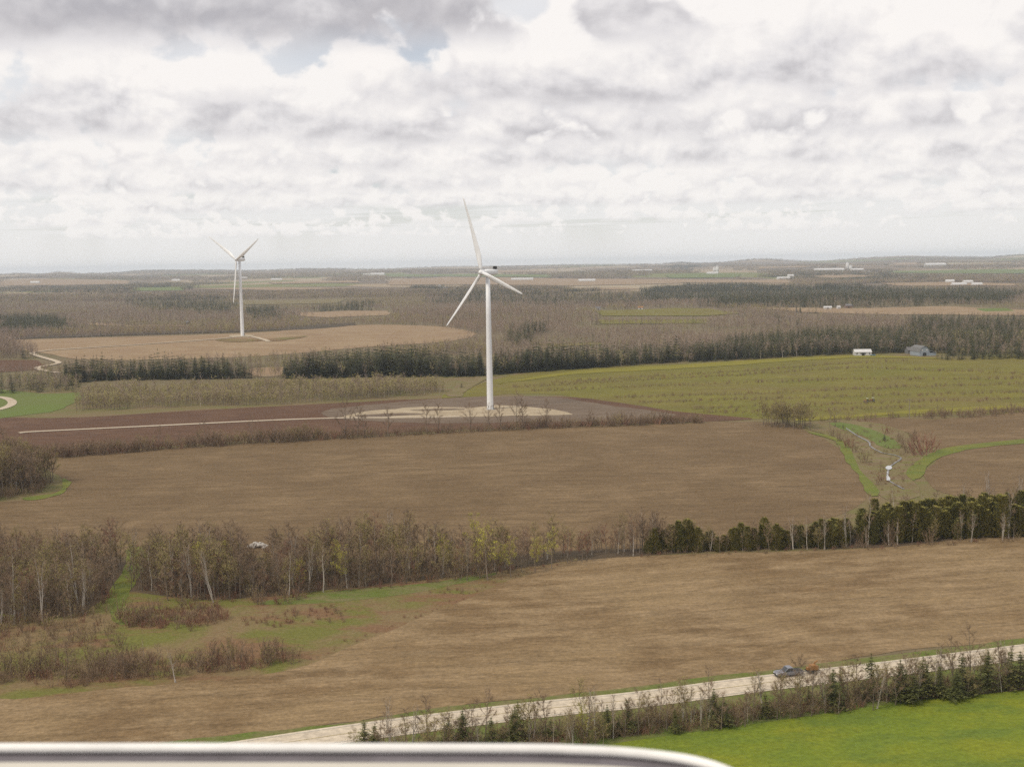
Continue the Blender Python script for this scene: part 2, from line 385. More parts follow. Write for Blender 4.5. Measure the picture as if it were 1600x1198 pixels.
P_NEAR = [(-60, 1102), (60, 1088), (200, 1072), (380, 1054), (480, 1040), (560, 1006), (640, 972), (720, 940), (800, 907), (900, 877), (1050, 866), (1300, 858), (1660, 846), (1680, 990), (1600, 999), (1250, 1041), (900, 1084), (700, 1104), (560, 1126), (400, 1148), (200, 1172), (-60, 1200)]
P_MID = [(88, 716), (300, 698), (600, 681), (900, 668), (1180, 659), (1255, 672), (1310, 700), (1338, 740), (1356, 768), (1345, 790), (1290, 812), (1100, 850), (800, 866), (500, 872), (200, 868), (-60, 862), (-60, 792), (40, 782), (92, 760), (98, 742)]
P_DARK = [(-60, 660), (130, 652), (300, 641), (520, 630), (700, 622), (860, 620), (960, 630), (1050, 642), (1180, 656), (900, 664), (600, 677), (300, 694), (60, 716), (-60, 716)]
P_MEAD = [(690, 622), (740, 604), (800, 588), (900, 577), (1100, 567), (1330, 554), (1480, 560), (1660, 562), (1660, 640), (1480, 648), (1280, 655), (1120, 650), (960, 630), (840, 616)]
P_T2 = [(14, 534), (60, 530), (380, 521), (560, 508), (680, 510), (738, 522), (700, 533), (560, 543), (420, 556), (250, 562), (120, 562), (80, 552), (30, 545)]
M['rough'] = ground_mat('rough_grass', [(.15, .125, .055), (.135, .13, .045), (.17, .125, .07)], big=.03, mid=.1, contrast=1.4)
sheet('farmland', [(-80, 900), (-80, 640), (300, 600), (800, 570), (1680, 545), (1680, 900), (800, 960)], M['rough'], .08)
sheet('woodland_floor', [(-80, 1000), (-80, 868), (200, 866), (600, 862), (900, 858), (1100, 850), (1680, 800), (1680, 850), (1200, 861), (950, 872), (850, 896), (640, 920), (420, 945), (240, 960), (100, 985)], M['woodfloor'], .2)
sheet('scrub_meadow', [(-80, 1104), (-80, 968), (100, 962), (180, 925), (330, 935), (560, 915), (760, 896), (900, 872), (860, 890), (720, 944), (560, 1012), (480, 1046), (200, 1078)], M['scrub'], .3)
sheet('grass_path', [(178, 975), (165, 940), (188, 910), (200, 880), (196, 858), (228, 854), (232, 872), (214, 905), (200, 940), (215, 972)], M['strip'], .42)
sheet('grass_glade', [(410, 942), (520, 925), (650, 912), (770, 893), (760, 902), (640, 928), (500, 942)], M['verge'], .42)
sheet('stubble_field', P_NEAR, M['stub_near'], .35)
sheet('stubble_field', P_MID, M['stub_mid'], .25)
sheet('ploughed_field', P_DARK, M['plough'], .25)
sheet('meadow', P_MEAD, M['meadow'], .22)
sheet('stubble_field', P_T2, M['stub_tan'], .25)
sheet('ploughed_field', [(-60, 566), (40, 563), (66, 566), (85, 571), (60, 577), (20, 581), (-60, 583)], M['plough'], .3)
sheet('wheat_field', [(-60, 604), (10, 610), (60, 616), (128, 613), (130, 622), (100, 638), (40, 648), (-60, 655)], M['green_far'], .3)
sheet('stubble_field', [(388, 577), (420, 573), (452, 575), (450, 583), (420, 588), (392, 585)], M['stub_tan'], .3)
sheet('dug_soil', [(500, 642), (600, 630), (760, 622), (860, 621), (960, 634), (1060, 648), (960, 655), (800, 660), (640, 662), (520, 656)], M['soilgrey'], .35, ragged=2.0)
sheet('gravel_pad', [(528, 653), (560, 643), (620, 640), (665, 636), (740, 637), (775, 632), (835, 637), (892, 648), (800, 651), (700, 653), (600, 655)], M['gravel'], .45, sm=3, ragged=1.3)
sheet('dug_soil', [(560, 650), (600, 646), (660, 647), (640, 650), (590, 652)], M['soilgrey'], .55)
sheet('dug_soil', [(640, 641), (700, 638), (730, 640), (690, 642)], M['soilgrey'], .55)
ribbon('gravel_track', [(30, 677), (70, 674), (300, 663), (480, 655), (620, 652.5), (720, 651.5)], 4.2, M['track'], .6)
ribbon('gravel_track', [(-60, 622), (-20, 620.5), (6, 622), (19, 628), (14, 635), (-10, 642), (-60, 650)], 5.5, M['track'], .6)
ribbon('gravel_track', [(420, 534), (408, 530), (384, 526), (330, 531), (200, 540), (90, 547), (62, 550), (50, 552), (60, 557), (90, 566), (84, 570), (58, 575), (76, 581), (98, 583)], 5.0, M['track'], .6)
sheet('gravel_pad', [(366, 524), (380, 522.5), (396, 525), (384, 528), (370, 527)], M['gravel'], .5)
sheet('grass_strip', [(340, 531), (400, 529.5), (412, 533), (360, 535.5)], M['scrub'], .5)
sheet('grass_strip', [(412, 531), (470, 525), (480, 527), (430, 534)], M['scrub'], .5)
sheet('dirt_track', [(700, 618), (715, 607), (735, 596), (752, 588), (762, 588), (745, 600), (730, 612), (722, 620)], M['marsh'], .45)
# right-hand fields and the stream valley
sheet('stubble_field', [(1310, 660), (1380, 652), (1450, 655), (1560, 648), (1680, 640), (1680, 688), (1560, 690), (1500, 697), (1460, 706), (1430, 690), (1400, 672)], M['stub_mid'], .3)
sheet('stubble_field', [(1450, 745), (1455, 728), (1475, 712), (1520, 702), (1680, 688), (1680, 792), (1560, 785), (1470, 770)], M['stub_mid'], .3)
sheet('marsh_meadow', [(1260, 662), (1320, 657), (1390, 668), (1440, 695), (1470, 705), (1440, 722), (1420, 745), (1430, 775), (1390, 785), (1366, 765), (1345, 730), (1318, 698), (1280, 676)], M['marsh'], .35)
sheet('grass_strip', [(1265, 676), (1300, 684), (1325, 700), (1346, 725), (1378, 762), (1372, 775), (1350, 772), (1337, 742), (1312, 704), (1290, 686)], M['strip'], .5)
sheet('grass_strip', [(1422, 742), (1432, 722), (1460, 706), (1510, 696), (1680, 680), (1680, 688), (1530, 701), (1480, 711), (1458, 726), (1448, 745), (1430, 752)], M['strip'], .5)
sheet('grass_strip', [(1300, 662), (1335, 662), (1385, 680), (1400, 700), (1385, 698), (1350, 682)], M['green_far'], .45)
sheet('grass_strip', [(40, 778), (85, 768), (96, 748), (102, 758), (92, 770), (60, 781)], M['strip'], .45)
sheet('grass_strip', [(770, 601), (900, 580), (1100, 569), (1330, 556), (1470, 561), (1330, 559), (1100, 574), (900, 586)], M['dandy'], .4)
sheet('grass_strip', [(1250, 654), (1400, 643), (1680, 630), (1680, 636), (1400, 648), (1270, 658)], M['dandy'], .4)
ROADC = [(180, 1203), (300, 1184), (420, 1165), (540, 1147), (700, 1126), (860, 1107), (1000, 1093), (1200, 1067), (1400, 1044), (1600, 1019), (1760, 1000)]
sheet('road_verge', [(-60, 1215), (200, 1170), (400, 1147), (560, 1125), (700, 1103), (900, 1083), (1250, 1039), (1600, 998), (1700, 985), (1700, 1066), (1600, 1076), (1400, 1102), (1200, 1132), (1000, 1158), (800, 1190), (500, 1230)], M['verge'], .45)
sheet('wheat_field', [(800, 1192), (930, 1169), (1000, 1157), (1200, 1130), (1400, 1101), (1600, 1076), (1750, 1058), (1900, 1300), (1000, 1320)], M['lush'], .55)
ribbon('road', ROADC, 8.2, M['road'], .75)
M['paint'] = plain('faded_road_paint', (.55, .52, .46), .8, dirt=.2)
M['paint_y'] = plain('faded_yellow_paint', (.46, .37, .17), .8, dirt=.2)
rc = np.array(smooth([gp(*p) for p in ROADC], 8, closed=False)); rt = np.gradient(rc, axis=0); rt /= np.linalg.norm(rt, axis=1)[:, None]
rn = np.stack([-rt[:, 1], rt[:, 0]], 1)
for off, mm in ((3.3, 'paint'), (-3.3, 'paint'), (0.0, 'paint_y')):
    ribbon('road_marking', [tuple(p) for p in (rc + rn * off)[::6]], .16, M[mm], .9, is_px=False)
# distant fields: (outline in the photograph, material)
FARF = [
    ([(0, 439), (60, 436), (200, 438), (205, 444), (110, 446), (0, 447)], 'stub_tan'), ([(205, 450), (285, 449), (288, 454), (215, 455)], 'green_far'),
    ([(130, 505), (190, 504), (192, 509), (140, 509)], 'stub_tan'), ([(190, 508), (297, 507), (298, 511), (200, 511)], 'stub_tan'),
    ([(371, 470), (540, 468), (542, 474), (380, 477)], 'marsh'), ([(470, 489), (545, 486), (612, 486), (612, 493), (520, 496), (470, 494)], 'stub_tan'),
    ([(608, 438), (700, 433), (900, 436), (1060, 437), (1060, 443), (900, 447), (740, 445), (610, 446)], 'stub_tan'),
    ([(600, 429), (760, 428), (860, 430), (860, 434), (700, 432), (610, 433)], 'green_far'),
    ([(932, 486), (1050, 482), (1110, 483), (1175, 490), (1100, 494), (940, 494)], 'meadow'), ([(935, 500), (1100, 499), (1110, 506), (940, 507)], 'meadow'),
    ([(1190, 482), (1330, 482), (1480, 478), (1600, 484), (1680, 488), (1600, 493), (1400, 493), (1250, 488)], 'stub_tan'),
    ([(1530, 483), (1570, 482), (1575, 486), (1540, 487)], 'green_far'), ([(1040, 437), (1240, 438), (1240, 443), (1050, 442)], 'stub_tan'),
    ([(1040, 430), (1110, 427), (1160, 429), (1150, 434), (1050, 435)], 'green_far'), ([(1380, 424), (1560, 421), (1680, 423), (1680, 427), (1560, 428), (1400, 427)], 'green_far'),
    ([(1390, 411), (1430, 410), (1440, 414), (1400, 415)], 'stub_tan'), ([(1380, 443), (1480, 441), (1590, 444), (1580, 447), (1400, 447)], 'stub_tan'),
    ([(300, 452), (420, 449), (560, 451), (430, 454)], 'stub_tan'), ([(420, 441), (560, 439), (560, 442), (430, 444)], 'stub_tan'), ([(860, 452), (960, 450), (1010, 452), (900, 455)], 'stub_tan'), ([(1240, 432), (1330, 430), (1400, 432), (1300, 435)], 'stub_tan'), ([(700, 424), (800, 423), (900, 424), (800, 426)], 'stub_tan'), ([(1180, 418), (1260, 416), (1270, 418), (1190, 420)], 'stub_tan'),
    ([(820, 538), (930, 534), (960, 538), (870, 542)], 'meadow'), ([(0, 520), (180, 516), (400, 512), (560, 504), (560, 508), (380, 519), (60, 528), (0, 532)], 'farwood')]
for p, mm in FARF: sheet('far_field', p, M[mm], .3, sm=0, ragged=1.2)
M['water'], n_, b_ = new_mat('stream_water_glint')
b_.inputs['Base Color'].default_value = (.34, .35, .36, 1); b_.inputs['Roughness'].default_value = .06; b_.inputs['Specular IOR Level'].default_value = 1.0; b_.inputs['IOR'].default_value = 1.7  # pale base colour paints the bright sky reflection into the pools
M['water_dark'], n_, b2_ = new_mat('dark_brook_water'); b2_.inputs['Base Color'].default_value = (.07, .06, .045, 1); b2_.inputs['Roughness'].default_value = .18  # narrow ribbon in a darker brown water colour
ribbon('stream', [(1322, 670), (1340, 682), (1357, 691), (1361, 699), (1378, 708), (1398, 712), (1408, 717), (1397, 725), (1389, 732), (1387, 742), (1387, 750), (1396, 756), (1412, 765)], .8, M['water_dark'], .55)
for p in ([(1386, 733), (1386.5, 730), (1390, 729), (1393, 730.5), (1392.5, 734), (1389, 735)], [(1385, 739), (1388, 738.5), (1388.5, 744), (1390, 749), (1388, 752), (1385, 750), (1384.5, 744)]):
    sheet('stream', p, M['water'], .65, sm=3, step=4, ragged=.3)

# ================================================================== PLANTS
M['bark'] = plant('grey_bark', (.125, .10, .075), (.24, .195, .15))
M['twig'] = plant('bare_twigs', (.17, .118, .075), (.29, .205, .135))
M['twig_red'] = plant('reddish_twigs', (.22, .105, .075), (.27, .16, .10))
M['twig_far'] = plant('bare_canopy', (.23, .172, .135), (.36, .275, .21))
M['birchbark'] = plant('white_birch_bark', (.33, .295, .25), (.50, .455, .40))
M['bud'] = plant('opening_leaves', (.31, .295, .04), (.41, .38, .07))
M['bud_dull'] = plant('catkin_buds', (.24, .20, .07), (.30, .265, .09))
M['pine'] = plant('pine_needles', (.075, .085, .025), (.135, .13, .04))
M['cedar'] = plant('cedar_foliage', (.125, .125, .03), (.225, .195, .05))
M['spruce'] = plant('spruce_needles', (.042, .052, .020), (.095, .098, .036))
M['bud_far'] = plant('sunlit_bud_haze', (.29, .25, .085), (.37, .335, .11))  # brighter copy of the catkin buds, sunlight painted into their colour
M['dry'] = plant('dry_grass', (.22, .17, .09), (.17, .12, .06))

def sliver(mb, r, p, d, L, wd):
    s = Vector((r.uniform(-1, 1), r.uniform(-1, 1), r.uniform(-1, 1))).cross(d)
    s = s.normalized() * wd if s.length > 1e-4 else Vector((wd, 0, 0))
    mb.tri(p - s, p + s, p + d * L)
def leaf(mb, r, p, sz):
    a = Vector((r.gauss(0, 1), r.gauss(0, 1), r.gauss(0, 1))).normalized() * sz
    b = Vector((r.gauss(0, 1), r.gauss(0, 1), r.gauss(0, 1))).normalized() * sz
    mb.tri(p, p + a, p + b)
def rdir(r, az, e): return Vector((math.cos(az) * math.cos(e), math.sin(az) * math.cos(e), math.sin(e)))
def gen_bare(seed, H=12., W=.30, nl=13, ntw=420, tw=.022, r0=.15, low=.28, nbud=0, budsz=.14, stems=1, el=(30, 65), lod=0):
    r = random.Random(seed); T = MB(); K = MB(); B = MB(); tips = []
    for st in range(stems):
        ax = r.uniform(0, 6.28); lean = (.05 if stems == 1 else .22) * H
        top = Vector((math.cos(ax) * lean * r.random(), math.sin(ax) * lean * r.random(), H * r.uniform(.86, .97)))
        base = Vector((r.uniform(-.25, .25), r.uniform(-.25, .25), -.4)) if stems > 1 else Vector((0, 0, -.4))
        pts = [base.lerp(top, t) + Vector((r.gauss(0, .012 * H), r.gauss(0, .012 * H), 0)) * (t > 0) for t in (0, .25, .5, .75, 1)]
        T.tube(pts, [r0 * 1.15, r0 * .85, r0 * .6, r0 * .36, r0 * .1], 5 if lod == 0 else 3, cap=False)
        segs = [(pts[3], pts[4], .4), (pts[2], pts[3], .3)]
        az0 = r.uniform(0, 6.28)
        for i in range(nl):
            t = low + (1 - low) * (i + r.random()) / nl; q = t * 4; k = min(int(q), 3); p = pts[k].lerp(pts[k + 1], q - k)
            az0 += 2.4 + r.uniform(-.5, .5)
            L = H * W * (1.25 - .95 * t) * r.uniform(.7, 1.25); e_ = R(r.uniform(*el))
            d = rdir(r, az0, e_); p1 = p + d * L * .55; p2 = p1 + (d + Vector((0, 0, .35))).normalized() * L * .5
            rr = r0 * .42 * (1.1 - .7 * t)
            (T if lod == 0 else K).tube([p, p1, p2], [rr, rr * .6, rr * .15], 3, cap=False)
            segs += [(p, p1, .6), (p1, p2, 1.2)]
            if lod == 0:
                for j in range(3):
                    s = r.uniform(.3, 1); pp = p.lerp(p1, s * 2) if s < .5 else p1.lerp(p2, s * 2 - 1)
                    dd = (d + Vector((r.gauss(0, .5), r.gauss(0, .5), r.gauss(.25, .35)))).normalized(); l2 = L * r.uniform(.3, .55)
                    K.tube([pp, pp + dd * l2], [rr * .4, rr * .12], 3, cap=False); segs.append((pp, pp + dd * l2, 1.6))
        ws = [s[2] * (s[1] - s[0]).length for s in segs]
        for j in range(ntw // stems):
            a, b, _ = r.choices(segs, ws)[0]; p = a.lerp(b, r.random())
            out = Vector((p.x - top.x * p.z / H, p.y - top.y * p.z / H, 0)); out = out.normalized() if out.length > .01 else Vector((0, 0, 0))
            d = (out * .55 + Vector((r.gauss(0, .55), r.gauss(0, .55), .5 + r.gauss(0, .45)))).normalized()
            L = r.uniform(.5, 1.3) * H / 12 * (1 if lod == 0 else 1.9)
            sliver(K, r, p, d, L, tw * H / 12); tips.append(p + d * L * r.uniform(.3, 1))
    for j in range(nbud):
        leaf(B, r, r.choice(tips) + Vector((r.gauss(0, .15), r.gauss(0, .15), r.gauss(0, .15))), budsz * r.uniform(.6, 1.4))
    return T, K, B
def gen_conifer(seed, H=9., Rr=2.2, nw=17, nb=8, base=.08, droop=.25, irr=.2, needle=.42, r0=.13, curve=1.0):
    r = random.Random(seed); T = MB(); K = MB()
    T.tube([(0, 0, -.4), (r.gauss(0, .05), r.gauss(0, .05), H * .5), (0, 0, H * .98)], [r0, r0 * .6, .02], 5, cap=False)
    for i in range(nw):
        t = base + (1 - base) * (i + r.random() * .5) / nw; z = H * t
        Lw = Rr * (1 - t) ** curve * r.uniform(1 - irr, 1 + irr) + .12
        a0 = r.uniform(0, 6.28)
        for j in range(nb):
            L = Lw * r.uniform(1 - irr, 1 + irr * .6); a = a0 + 6.283 * j / nb + r.uniform(-.25, .25)
            o = Vector((math.cos(a), math.sin(a), 0)); sd = Vector((-o.y, o.x, 0)); up = Vector((0, 0, 1))
            for k in range(5):
                s = (k + r.random() * .6) / 5; p = o * L * s + up * (z - droop * L * s * s + r.uniform(-.08, .08))
                ln = needle * (L * .75 + .25) * (1.05 - .55 * s)
                for sg in (-1, 1):
                    q = p + (o * .55 + sd * sg * r.uniform(.5, 1.0) + up * r.uniform(-.35, .3)).normalized() * ln
                    m2 = p + o * ln * .55 + up * r.uniform(-.12, .12) * ln
                    K.tri(p - o * ln * .1, q, m2)
    K.tri((-.09, 0, H * .9), (.09, 0, H * .9), (0, 0, H * 1.03)); K.tri((0, -.09, H * .9), (0, .09, H * .9), (0, 0, H * 1.03))
    return T, K, MB()
def gen_cedar(seed, H=8., Rr=1.5, n=800, sz=.5):
    r = random.Random(seed); T = MB(); K = MB()
    T.tube([(0, 0, -.4), (0, 0, H * .5), (0, 0, H * .95)], [.14, .09, .02], 5, cap=False)
    ph = [r.uniform(0, 6.28) for _ in range(4)]
    for i in range(n):
        t = r.random() ** 1.15; a = r.uniform(0, 6.283)
        prof = min(1, (1.06 - t) * 1.9) ** .7 * min(1, .62 + t * 2.2) * (1 + .22 * math.sin(t * 9 + ph[2]))
        rr = Rr * prof * (1 + .16 * math.sin(3 * a + ph[0] + t * 7) + .12 * math.sin(5 * a + ph[1] - t * 11)) * r.uniform(.5, 1.12)
        p = Vector((math.cos(a) * rr, math.sin(a) * rr, .15 + t * H)); o = Vector((math.cos(a), math.sin(a), 0)); s_ = Vector((-o.y, o.x, 0))
        d = (o * .5 + Vector((0, 0, r.uniform(.3, 1.0))) + s_ * r.gauss(0, .4)).normalized() * sz * r.uniform(.6, 1.4)
        wv = (s_ + Vector((0, 0, r.gauss(0, .3)))).normalized() * sz * r.uniform(.25, .5)
        K.tri(p - wv, p + wv, p + d)
    return T, K, MB()
def gen_shrub(seed, H=2.6, ns=12, ntw=200, tw=.02, nbud=0):
    r = random.Random(seed); T = MB(); K = MB(); B = MB(); tips = []
    for i in range(ns):
        a = r.uniform(0, 6.28); e_ = R(r.uniform(45, 85)); d = rdir(r, a, e_); L = H * r.uniform(.7, 1.05); p0 = Vector((r.gauss(0, .3), r.gauss(0, .3), -.2))
        p1 = p0 + d * L * .5; p2 = p1 + (d + Vector((0, 0, .3))).normalized() * L * .5
        T.tube([p0, p1, p2], [.035, .022, .008], 3, cap=False)
        for j in range(ntw // ns):
            q = r.uniform(.25, 1); p = p0.lerp(p1, q * 2) if q < .5 else p1.lerp(p2, q * 2 - 1)
            dd = (d + Vector((r.gauss(0, .5), r.gauss(0, .5), r.gauss(.3, .35)))).normalized(); l = r.uniform(.3, .9) * H / 2.6
            sliver(K, r, p, dd, l, tw); tips.append(p + dd * l * r.random())
    for j in range(nbud): leaf(B, r, r.choice(tips), .12)
    return T, K, B

# kinds: lists of variants, each (trunk mesh, crown mesh, joined mesh for masses)
KIND = {}
def kind(name, gens, mt, mk, mbud=None):
    out = []
    for (T, K, B) in gens:
        nV = len(K.V); cV = K.V + B.V; cF = K.F + [[i + nV for i in f] for f in B.F]
        ck = mesh(name + '_crown', cV, cF, [M[mk], M[mbud or mk]], [0] * len(K.F) + [1] * len(B.F))
        tr = mesh(name + '_trunk', T.V, T.F, M[mt])
        nT = len(T.V); jV = T.V + cV; jF = T.F + [[i + nT for i in f] for f in cF]
        jm = mesh(name + '_whole', jV, jF, [M[mt], M[mk], M[mbud or mk]], [0] * len(T.F) + [1] * len(K.F) + [2] * len(B.F))
        out.append((tr, ck, jm))
    KIND[name] = out
kind('bare', [gen_bare(10 + i, 12, (.27, .36, .22, .32)[i], tw=.022, ntw=900, low=.2) for i in range(4)], 'bark', 'twig')
kind('bare_red', [gen_bare(20 + i, 11, .27, tw=.022, ntw=900, nbud=60, budsz=.1, low=.2) for i in range(2)], 'bark', 'twig_red', 'twig_red')
kind('birch', [gen_bare(30 + i, 12, .20, nl=12, ntw=420, tw=.020, r0=.125, low=.36, stems=(1, 2, 1, 3)[i], el=(40, 70)) for i in range(4)], 'birchbark', 'twig')
kind('bud', [gen_bare(40 + i, 12, .27, ntw=330, tw=.022, nbud=1150, budsz=.18) for i in range(3)], 'bark', 'twig', 'bud')
kind('bud_dull', [gen_bare(45 + i, 12, .30, ntw=600, tw=.022, nbud=1000, budsz=.17) for i in range(3)], 'bark', 'twig', 'bud_dull')
kind('pine', [gen_conifer(50 + i, 9, (3.0, 2.6, 3.3)[i], nw=(14, 16, 13)[i], nb=9, base=.12, droop=.03, irr=.38, needle=.42, curve=.75) for i in range(3)], 'bark', 'pine')
kind('spruce', [gen_conifer(55 + i, 12, (2.7, 2.3, 3.0)[i], nw=17, nb=9, base=.05, droop=.16, irr=.36, curve=.62) for i in range(3)], 'bark', 'spruce')
kind('cedar', [gen_cedar(60 + i, 8, (2.0, 1.7, 2.3)[i], 1200, .55) for i in range(3)], 'bark', 'cedar')
kind('shrub', [gen_shrub(70 + i) for i in range(3)], 'twig', 'twig')
kind('shrub_red', [gen_shrub(75 + i, 1.8, 14, 210) for i in range(2)], 'twig_red', 'twig_red')
kind('shrub_bud', [gen_shrub(78 + i, 2.8, 12, 160, nbud=170) for i in range(2)], 'twig', 'twig', 'bud_dull')
# lighter versions for the distance
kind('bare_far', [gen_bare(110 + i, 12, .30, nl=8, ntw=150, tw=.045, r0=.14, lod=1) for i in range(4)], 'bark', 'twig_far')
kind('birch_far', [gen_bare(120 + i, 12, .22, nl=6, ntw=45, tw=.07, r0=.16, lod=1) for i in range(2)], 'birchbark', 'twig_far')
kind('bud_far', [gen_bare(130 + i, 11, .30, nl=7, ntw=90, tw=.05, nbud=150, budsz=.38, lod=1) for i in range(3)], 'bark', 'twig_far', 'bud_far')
kind('conifer_far', [gen_conifer(140 + i, 13, 2.7, nw=8, nb=6, droop=.18, irr=.42, needle=.62, curve=.65) for i in range(3)], 'bark', 'spruce')
kind('pine_far', [gen_conifer(145 + i, 12, 2.6, nw=7, nb=5, droop=.2, irr=.35, needle=.65, curve=.75) for i in range(2)], 'bark', 'pine')
def clump(seed, names, n=16, spread=22):
    r = random.Random(seed); V = []; F = []; fm = []; mats = []
    for i in range(n):
        me = KIND[r.choice(names)][r.randrange(2)][2]
        x, y = r.uniform(-spread, spread), r.uniform(-spread, spread); s = r.uniform(.8, 1.25); a = r.uniform(0, 6.28); c, s_ = math.cos(a) * s, math.sin(a) * s
        b = len(V); sel = range(len(me.polygons))
        V += [(v.co.x * c - v.co.y * s_ + x, v.co.x * s_ + v.co.y * c + y, v.co.z * s) for v in me.vertices]
        mp = []
        for m in me.materials:
            if m not in mats: mats.append(m)
            mp.append(mats.index(m))
        for p in me.polygons: F.append([b + q for q in p.vertices]); fm.append(mp[p.material_index])
    return mesh('far_clump', V, F, mats, fm)
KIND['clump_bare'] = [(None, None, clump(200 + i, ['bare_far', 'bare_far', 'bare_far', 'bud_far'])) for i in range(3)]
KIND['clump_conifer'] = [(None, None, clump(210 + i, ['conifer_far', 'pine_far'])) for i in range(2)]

PROTO = {}
def proto_col(k):
    if k not in PROTO:
        c = bpy.data.collections.new('source_' + k)           # never linked to the scene: only a source for the masses
        for i, v in enumerate(KIND[k]): c.objects.link(bpy.data.objects.new('%s_source_%02d' % (k, i), v[2]))
        PROTO[k] = c
    return PROTO[k]
def mass(name, label, cat, pts):
    """pts: (kind, x, y, scale): a wood nobody could count, one object"""
    kinds = sorted({p[0] for p in pts}); r = random.Random(len(pts))
    pts = [p for k in kinds for p in pts if p[0] == k]
    xy = np.array([[p[1], p[2]] for p in pts]); z = terr(xy[:, 0], xy[:, 1])
    me = bpy.data.meshes.new(name); me.from_pydata(np.column_stack([xy, z]).tolist(), [], [])
    def attr(nm, ty, key, vals): me.attributes.new(nm, ty, 'POINT').data.foreach_set(key, vals)
    sc = []
    for p in pts:
        q = p[3]; sc += [q * r.uniform(.85, 1.15), q * r.uniform(.85, 1.15), q * r.uniform(.9, 1.1)]
    attr('scl', 'FLOAT_VECTOR', 'vector', sc)
    attr('rot', 'FLOAT_VECTOR', 'vector', [q for _ in pts for q in (r.gauss(0, .06), r.gauss(0, .06), r.uniform(0, 6.283))])
    attr('vid', 'INT', 'value', [r.randrange(len(KIND[p[0]])) for p in pts])
    attr('knd', 'INT', 'value', [kinds.index(p[0]) for p in pts])
    o = obj(name, me)
    ng = bpy.data.node_groups.new(name + '_scatter', 'GeometryNodeTree')
    ng.interface.new_socket('Geometry', in_out='INPUT', socket_type='NodeSocketGeometry'); ng.interface.new_socket('Geometry', in_out='OUTPUT', socket_type='NodeSocketGeometry')
    gi = ng.nodes.new('NodeGroupInput'); go = ng.nodes.new('NodeGroupOutput'); jn = ng.nodes.new('GeometryNodeJoinGeometry')
    def na_(nm, ty):
        a = ng.nodes.new('GeometryNodeInputNamedAttribute'); a.data_type = ty; a.inputs[0].default_value = nm; return a.outputs[0]
    scl, rot, vid, knd = na_('scl', 'FLOAT_VECTOR'), na_('rot', 'FLOAT_VECTOR'), na_('vid', 'INT'), na_('knd', 'INT')
    for i, k in enumerate(kinds):
        ci = ng.nodes.new('GeometryNodeCollectionInfo'); ci.inputs[0].default_value = proto_col(k); ci.inputs[1].default_value = True; ci.inputs[2].default_value = True
        ip = ng.nodes.new('GeometryNodeInstanceOnPoints')
        cmp = ng.nodes.new('FunctionNodeCompare'); cmp.data_type = 'INT'; cmp.operation = 'EQUAL'
        A = [s for s in cmp.inputs if s.enabled and s.type == 'INT']; ng.links.new(knd, A[0]); A[1].default_value = i
        ng.links.new(gi.outputs[0], ip.inputs['Points']); ng.links.new(cmp.outputs[0], ip.inputs['Selection'])
        ng.links.new(ci.outputs[0], ip.inputs['Instance']); ip.inputs['Pick Instance'].default_value = True
        ng.links.new(vid, ip.inputs['Instance Index']); ng.links.new(rot, ip.inputs['Rotation']); ng.links.new(scl, ip.inputs['Scale'])
        ng.links.new(ip.outputs[0], jn.inputs[0])
    ng.links.new(jn.outputs[0], go.inputs[0])
    md = o.modifiers.new('scatter', 'NODES'); md.node_group = ng
    return tag(o, label, cat, None, 'stuff')
NAMES = {'bare': ('bare_tree', 'tree'), 'bare_red': ('bare_tree', 'tree'), 'birch': ('birch_tree', 'birch'), 'bud': ('budding_tree', 'tree'), 'bud_dull': ('budding_tree', 'tree'),
         'pine': ('pine_tree', 'pine'), 'spruce': ('spruce_tree', 'spruce'), 'cedar': ('cedar_tree', 'cedar'), 'shrub': ('shrub', 'shrub'), 'shrub_red': ('shrub', 'shrub'), 'shrub_bud': ('shrub', 'shrub')}
COUNT = {}
def tree(k, x, y, s, label, group=None, sz=None):
    nm, cat = NAMES[k]; COUNT[nm] = COUNT.get(nm, 0) + 1
    vs = KIND[k]; tr, ck, _ = vs[rnd.randrange(len(vs))]
    root = empty(nm, (x, y, float(terr(x, y))), rnd.uniform(0, 6.283)); root.rotation_euler = (rnd.gauss(0, .045), rnd.gauss(0, .045), root.rotation_euler[2]); w_ = s * rnd.uniform(.9, 1.12)
    root.scale = (w_, w_, sz or s)
    obj('stems' if nm == 'shrub' else 'trunk', tr, root); obj('crown', ck, root)
    tag(root, label, cat, group); return root
def vnoise(x, y, s, seed):
    r_ = np.random.RandomState(seed); tab = r_.rand(64, 64); X = x / s; Y = y / s; i = np.floor(X).astype(int); j = np.floor(Y).astype(int); fx = X - i; fy = Y - j
    fx = fx * fx * (3 - 2 * fx); fy = fy * fy * (3 - 2 * fy); q = lambda a, b: tab[a % 64, b % 64]
    return (q(i, j) * (1 - fx) + q(i + 1, j) * fx) * (1 - fy) + (q(i, j + 1) * (1 - fx) + q(i + 1, j + 1) * fx) * fy
